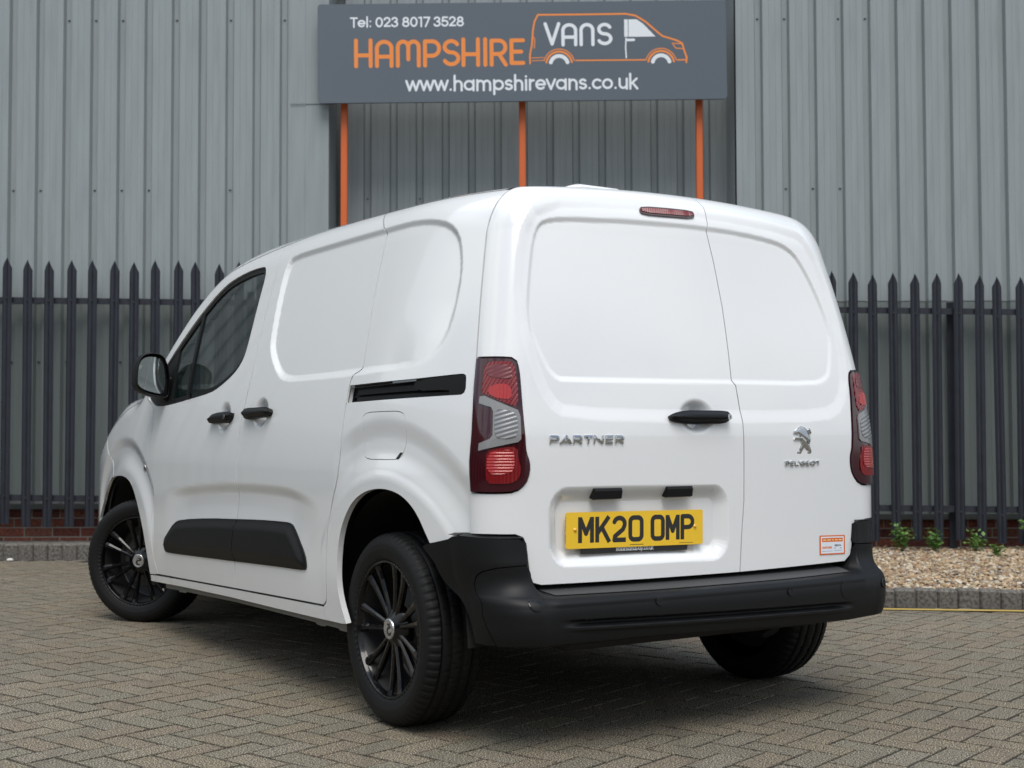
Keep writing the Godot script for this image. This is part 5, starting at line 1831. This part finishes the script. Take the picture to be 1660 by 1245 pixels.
func lion(door: Node) -> void:
	var map := func(a: Array) -> PackedVector2Array:
		var r := PackedVector2Array()
		for k in a.size() / 2:
			r.append(Vector2(lerpf(-0.378, -0.473, (a[k * 2] - 460.0) / 410.0), lerpf(0.985, 0.886, (a[k * 2 + 1] - 150.0) / 632.0)))
		return r
	var head: PackedVector2Array = map.call([470, 315, 480, 265, 540, 250, 570, 212, 600, 180, 650, 155, 705, 165, 752, 200, 782, 245, 795, 310, 815, 375, 842, 450, 825, 520, 805, 545, 760, 480, 690, 430, 600, 360, 560, 335, 500, 328])
	var jaw: PackedVector2Array = map.call([500, 400, 590, 400, 640, 380, 745, 470, 800, 548, 840, 620, 868, 700, 872, 745, 855, 782, 748, 782, 755, 740, 795, 712, 750, 680, 708, 618, 678, 662, 640, 722, 636, 777, 520, 777, 530, 730, 582, 690, 592, 640, 628, 560, 638, 480, 600, 455, 462, 452])
	var mouth: PackedVector2Array = map.call([545, 352, 600, 385, 660, 400, 690, 436, 600, 366])
	var tail: PackedVector2Array = map.call([795, 250, 800, 215, 830, 208, 858, 300, 850, 338, 830, 330])
	var b := MB.new()
	var kk := 0
	for poly in [head, jaw, tail]:
		kk += 1
		var pp: PackedVector2Array = poly
		var slope := 0.05 if kk == 1 else -0.12
		var m := panel(pp, [], func(p: Vector2) -> Vector3: return rear_plain(p, 0.0055 + 0.0024 * smoothstep(0.0, 0.008, -sdf(pp, p)) - slope * (p.y - 0.94)), Vector2(0.0035, 0.0035), 0.008)
		var arr := m.surface_get_arrays(0)
		var base_i := b.v.size()
		b.v.append_array(arr[Mesh.ARRAY_VERTEX])
		b.n.append_array(arr[Mesh.ARRAY_NORMAL])
		b.uv.append_array(arr[Mesh.ARRAY_TEX_UV])
		for e in arr[Mesh.ARRAY_INDEX]:
			b.idx.append(e + base_i)
	part("animal_emblem", b.mesh(), mats["chrome"], door)

func sticker(door: Node) -> void:
	var img := Image.create(288, 216, false, Image.FORMAT_RGB8)
	var orange := Color(0.86, 0.42, 0.16)
	img.fill(orange)
	img.fill_rect(Rect2i(14, 14, 260, 188), Color(0.88, 0.90, 0.93))
	img.fill_rect(Rect2i(26, 30, 236, 44), orange)
	for w in [[40, 34], [86, 40], [140, 18], [172, 30], [214, 36]]:
		img.fill_rect(Rect2i(w[0], 46, w[1], 12), Color(0.97, 0.85, 0.62))
	write(img, "HAMPSHIRE", "soft", 28, 148, 22, 112, 4, orange)
	write(img, "VANS", "soft", 168, 126, 20, 48, 4, Color(0.2, 0.22, 0.3))
	fill_poly(img, PackedVector2Array([Vector2(224, 102), Vector2(246, 118), Vector2(222, 124)]), Color(0.12, 0.13, 0.2))
	for x in [172, 238]:
		ink(img, arc(Vector2(x, 150), Vector2(8, 8), 180, 360, 8), 4, Color(0.25, 0.27, 0.33))
	ink(img, [Vector2(28, 178), Vector2(140, 176)], 4, Color(0.45, 0.5, 0.6))
	ink(img, [Vector2(166, 174), Vector2(250, 172)], 4, Color(0.45, 0.5, 0.6))
	var f := StandardMaterial3D.new()
	f.resource_name = "sticker print"
	f.albedo_texture = ImageTexture.create_from_image(img)
	f.roughness = 0.3
	var m := MB.new()
	var n := 8
	for i in n + 1:
		for j in 5:
			var u := float(i) / n
			var w := j / 4.0
			var q := Vector2(lerpf(-0.508, -0.651, u), lerpf(lerpf(0.606, 0.602, u), lerpf(0.539, 0.536, u), w))
			m.vert(rear_plain(q, 0.0016), Vector3(-0.05, 0, 1).normalized(), Vector2(u, w))
	for i in n:
		for j in 4:
			var q := i * 5 + j
			m.tri(q, q + 1, q + 5)
			m.tri(q + 1, q + 6, q + 5)
	part("sticker", m.mesh(), f, door)

func door_mirror(v: Node, sg: float) -> void:
	# housing: rounded outline swelling forward from the glass, in (t, h)
	var ol := PackedVector2Array()
	for q in rounded(pv([1.030, 1.205, 1.022, 1.300, 1.000, 1.342, 0.955, 1.353, 0.905, 1.345, 0.880, 1.310, 0.866, 1.240, 0.866, 1.150, 0.885, 1.130, 0.94, 1.140, 0.995, 1.158, 1.020, 1.178]), 2):
		ol.append(q)
	var c := Vector2(0.95, 1.245)
	var b := MB.new()
	var rings := [[3.015, 0.93], [3.012, 0.97], [3.020, 1.0], [3.05, 1.02], [3.10, 0.98], [3.145, 0.84], [3.175, 0.58], [3.188, 0.25], [3.19, 0.02]]
	var rows := []
	for r in rings:
		var row := []
		for k in ol.size() + 1:
			var q := c + (ol[k % ol.size()] - c) * float(r[1])
			row.append(V(r[0], sg * q.x, q.y))
		rows.append(row)
	var house := part("door_mirror", grid_mesh(rows, V(3.08, sg * c.x, c.y)), mats["black plastic"], v)
	var inner := []
	for r in [[3.015, 0.93], [3.035, 0.90], [3.036, 0.02]]:
		var row := []
		for k in ol.size() + 1:
			var q := c + (ol[k % ol.size()] - c) * float(r[1])
			row.append(V(r[0], sg * q.x, q.y))
		inner.append(row)
	part("mirror_bezel", grid_mesh(inner, V(3.3, sg * c.x, c.y)), mats["gloss black"], house)
	var gl := MB.new()
	var gc := Vector2(0.957, 1.247)
	var gn := V(-1.0, sg * 0.10, -0.06).normalized()
	for k in ol.size():
		var q := gc + (ol[k] - c) * 0.80
		gl.vert(V(3.022 + 0.10 * (q.x - gc.x) - 0.06 * (q.y - gc.y), sg * q.x, q.y), gn)
	var gt := Geometry2D.triangulate_polygon(ol)
	for k in gt.size() / 3:
		gl.tri(gt[k * 3], gt[k * 3 + 1], gt[k * 3 + 2])
	part("mirror_glass", gl.mesh(), mats["mirror glass"], house)
	var arm := MB.new()
	arm.box(V(3.07, sg * 0.860, 1.185), Vector3(0.045, 0.055, 0.035), 0.012)
	arm.box(V(3.09, sg * 0.835, 1.150), Vector3(0.05, 0.035, 0.055), 0.012)
	part("mirror_arm", arm.mesh(), mats["black plastic"], house)

# ------------------------------------------------------------------ wheels; axis along x, the outer face towards -x
func wheel_meshes() -> Dictionary:
	var r := {}
	var prof := PackedVector2Array([Vector2(-0.088, 0.2265), Vector2(-0.095, 0.232), Vector2(-0.0985, 0.243), Vector2(-0.102, 0.255), Vector2(-0.1040, 0.264), Vector2(-0.1030, 0.266), Vector2(-0.1035, 0.276), Vector2(-0.102, 0.284), Vector2(-0.098, 0.2935), Vector2(-0.092, 0.3025), Vector2(-0.085, 0.309), Vector2(-0.076, 0.3135), Vector2(-0.064, 0.3158), Vector2(-0.0605, 0.316), Vector2(-0.0595, 0.309), Vector2(-0.0515, 0.309), Vector2(-0.0505, 0.3168), Vector2(-0.0265, 0.3178), Vector2(-0.0255, 0.310), Vector2(-0.0165, 0.310), Vector2(-0.0155, 0.318), Vector2(0.0, 0.318)])
	var full := prof.duplicate()
	for k in range(prof.size() - 2, -1, -1):
		full.append(Vector2(-prof[k].x, prof[k].y))
	var seg := 360
	var b := MB.new()
	var rows := []
	for k in seg + 1:
		var a := TAU * k / seg
		var row := []
		for i in full.size():
			var q := full[i]
			var rad := q.y
			var ax := absf(q.x)
			if ax > 0.062 and ax < 0.0965 and (k % 5 == 0):
				rad -= 0.0055
			if ax < 0.05 and rad > 0.315 and ((k + int(q.x * 400.0)) % 9 == 0):
				rad -= 0.004
			row.append(Vector3(q.x, rad * cos(a), rad * sin(a)))
		rows.append(row)
	for k in seg + 1:
		for i in full.size():
			var du: Vector3 = rows[(k + 1) % seg][i] - rows[(k - 1 + seg) % seg][i]
			var dv: Vector3 = rows[k][mini(i + 1, full.size() - 1)] - rows[k][maxi(i - 1, 0)]
			var nn := du.cross(dv).normalized()
			if nn.dot(Vector3(full[i].x * 1.5, rows[k][i].y - 0.25 * cos(TAU * k / seg), rows[k][i].z - 0.25 * sin(TAU * k / seg))) < 0.0:
				nn = -nn
			b.vert(rows[k][i], nn)
	var c := full.size()
	for k in seg:
		for i in c - 1:
			var q := k * c + i
			b.tri(q, q + 1, q + c)
			b.tri(q + 1, q + c + 1, q + c)
	r.tyre = b.mesh()
	# barrel and lip
	var rim := MB.new()
	rim.lathe(PackedVector2Array([Vector2(-0.086, 0.2155), Vector2(-0.093, 0.2135), Vector2(-0.0945, 0.2095), Vector2(-0.092, 0.2055), Vector2(-0.080, 0.2035), Vector2(-0.072, 0.200)]), 96)
	r.lip = rim.mesh()
	var bar := MB.new()
	bar.lathe(PackedVector2Array([Vector2(-0.072, 0.200), Vector2(-0.02, 0.190), Vector2(0.03, 0.186), Vector2(0.05, 0.18), Vector2(0.055, 0.02)]), 64)
	r.barrel = bar.mesh()
	var disc := MB.new()
	disc.lathe(PackedVector2Array([Vector2(-0.004, 0.05), Vector2(-0.004, 0.135), Vector2(0.006, 0.138), Vector2(0.012, 0.135)]), 48)
	disc.lathe(PackedVector2Array([Vector2(-0.03, 0.002), Vector2(-0.03, 0.06), Vector2(-0.004, 0.07)]), 32)
	r.disc = disc.mesh()
	var cal := MB.new()
	cal.box(Vector3(-0.005, 0.115, 0.0), Vector3(0.03, 0.035, 0.06), 0.01)
	r.caliper = cal.mesh()
	var hub := MB.new()
	hub.lathe(PackedVector2Array([Vector2(-0.081, 0.0335), Vector2(-0.079, 0.040), Vector2(-0.072, 0.048), Vector2(-0.066, 0.062), Vector2(-0.055, 0.074), Vector2(-0.035, 0.078)]), 42)
	r.hub = hub.mesh()
	# one blade of the trim: ridge-backed, widening towards the rim
	var bl := MB.new()
	var st := [[0.046, 0.0075, -0.071, 0.018], [0.08, 0.0078, -0.071, 0.020], [0.12, 0.0085, -0.073, 0.021], [0.16, 0.0105, -0.0765, 0.020], [0.188, 0.0135, -0.081, 0.016], [0.2045, 0.0150, -0.0855, 0.012]]
	for k in st.size() - 1:
		var p: Array = st[k]
		var q: Array = st[k + 1]
		var A := [Vector3(p[2] + 0.006, p[0], -p[1]), Vector3(p[2], p[0], -p[1] * 0.55), Vector3(p[2] + 0.001, p[0], p[1] * 0.35), Vector3(p[2] + 0.007, p[0], p[1]), Vector3(p[2] + p[3], p[0], p[1] * 0.8), Vector3(p[2] + p[3], p[0], -p[1] * 0.8)]
		var B := [Vector3(q[2] + 0.006, q[0], -q[1]), Vector3(q[2], q[0], -q[1] * 0.55), Vector3(q[2] + 0.001, q[0], q[1] * 0.35), Vector3(q[2] + 0.007, q[0], q[1]), Vector3(q[2] + q[3], q[0], q[1] * 0.8), Vector3(q[2] + q[3], q[0], -q[1] * 0.8)]
		for i in 6:
			var j := (i + 1) % 6
			var m: Vector3 = (A[i] + A[j]) / 2 - Vector3(p[2] + 0.01, p[0], 0)
			bl.quad(A[i], A[j], B[j], B[i], Vector3(m.x, 0, m.z))
	r.spoke = bl.mesh()
	var cap := MB.new()
	cap.lathe(PackedVector2Array([Vector2(-0.0855, 0.0005), Vector2(-0.085, 0.018), Vector2(-0.0842, 0.0255), Vector2(-0.0862, 0.0275), Vector2(-0.0862, 0.0315), Vector2(-0.0835, 0.0345), Vector2(-0.078, 0.0352)]), 36)
	r.cap = cap.mesh()
	# winged beast of the cap in low relief
	var em := MB.new()
	for poly in [[-0.004, 0.019, 0.006, 0.021, 0.013, 0.014, 0.010, 0.006, 0.003, 0.004, 0.000, -0.004, 0.006, -0.010, 0.014, -0.010, 0.018, -0.003, 0.020, -0.012, 0.012, -0.019, 0.000, -0.018, -0.008, -0.010, -0.007, 0.0, -0.001, 0.009, 0.004, 0.012, -0.003, 0.013, -0.010, 0.010, -0.013, 0.013]]:
		var pp := pv(poly)
		var t := Geometry2D.triangulate_polygon(pp)
		for k in t.size() / 3:
			var a := pp[t[k * 3]]
			var d := pp[t[k * 3 + 1]]
			var e := pp[t[k * 3 + 2]]
			em.flat_tri(Vector3(-0.0868, a.y, a.x), Vector3(-0.0868, d.y, d.x), Vector3(-0.0868, e.y, e.x), Vector3(-1, 0, 0))
		for k in pp.size():
			var a := pp[k]
			var d := pp[(k + 1) % pp.size()]
			em.quad(Vector3(-0.0868, a.y, a.x), Vector3(-0.0868, d.y, d.x), Vector3(-0.0845, d.y, d.x), Vector3(-0.0845, a.y, a.x), Vector3(0, a.y, a.x))
	r.emblem = em.mesh()
	return r

func road_wheel(v: Node, wm: Dictionary, at: Vector3, steer: float, sg: float, roll: float) -> void:
	var tyre := part("wheel", wm.tyre, mats["tyre rubber"], v)
	tyre.basis = Basis(Vector3.UP, steer + (0.0 if sg > 0 else PI)) * Basis(Vector3.RIGHT, roll)
	tyre.position = at
	var big := Vector3(1.0, 1.062, 1.062)
	part("rim_lip", wm.lip, mats["gloss black"], tyre).scale = big
	part("rim_barrel", wm.barrel, mat("rim barrel", lin(0.06, 0.06, 0.062), 0.35, 0.6), tyre).scale = big
	part("brake_disc", wm.disc, mat("disc steel", lin(0.10, 0.098, 0.095), 0.5, 0.6), tyre)
	part("brake_caliper", wm.caliper, mat("caliper", lin(0.08, 0.08, 0.08), 0.6, 0.3), tyre).rotation.x = 0.9
	part("hub", wm.hub, mats["gloss black"], tyre)
	for k in 7:
		for e in [-9.5, 9.5]:
			var o := part("spoke", wm.spoke, mats["gloss black"], tyre)
			o.transform.basis = Basis(Vector3.RIGHT, deg_to_rad(360.0 / 7.0 * k + e)) * Basis.from_scale(big)
	part("wheel_cap", wm.cap, mat("cap silver", lin(0.62, 0.62, 0.63), 0.25, 0.9), tyre)
	part("cap_emblem", wm.emblem, mats["dark chrome"], tyre)

# ------------------------------------------------------------------ unseen building added so paint and glass have something darker to reflect
func added_yard_building() -> void:
	var o := base("added_yard_building", Vector3(0, 0, 0))
	tag(o, "low grey yard building added out of view to darken reflections in the paint and door mirror", "building")
	var b := MB.new()
	b.box(Vector3(-24.0, 2.6, 4.0), Vector3(3.0, 2.6, 22.0))
	b.box(Vector3(3.0, 2.6, 25.0), Vector3(23.8, 2.6, 4.0))
	part("wall", b.mesh(), mat("added yard wall", lin(0.16, 0.15, 0.14), 0.8), o)
	var d := MB.new()
	for k in 7:
		d.box(Vector3(-16.0 + 6.0 * k, 1.6, 20.95), Vector3(1.7, 1.6, 0.04))
		d.box(Vector3(-20.95, 1.6, -12.0 + 5.0 * k), Vector3(0.04, 1.6, 1.5))
	part("shutter", d.mesh(), mats["dark steel"], o)

func litter() -> void:
	var b := MB.new()
	b.box(Vector3(0, 0.012, 0), Vector3(0.024, 0.012, 0.016), 0.009, Basis(Vector3.UP, 0.4))
	var o := part("pebble", b.mesh(), mat("white stone", lin(0.62, 0.61, 0.58), 0.8), null, Vector3(-3.83, 0.0, -10.08))
	tag(o, "single small white stone lying on the paving against the left kerb", "stone")
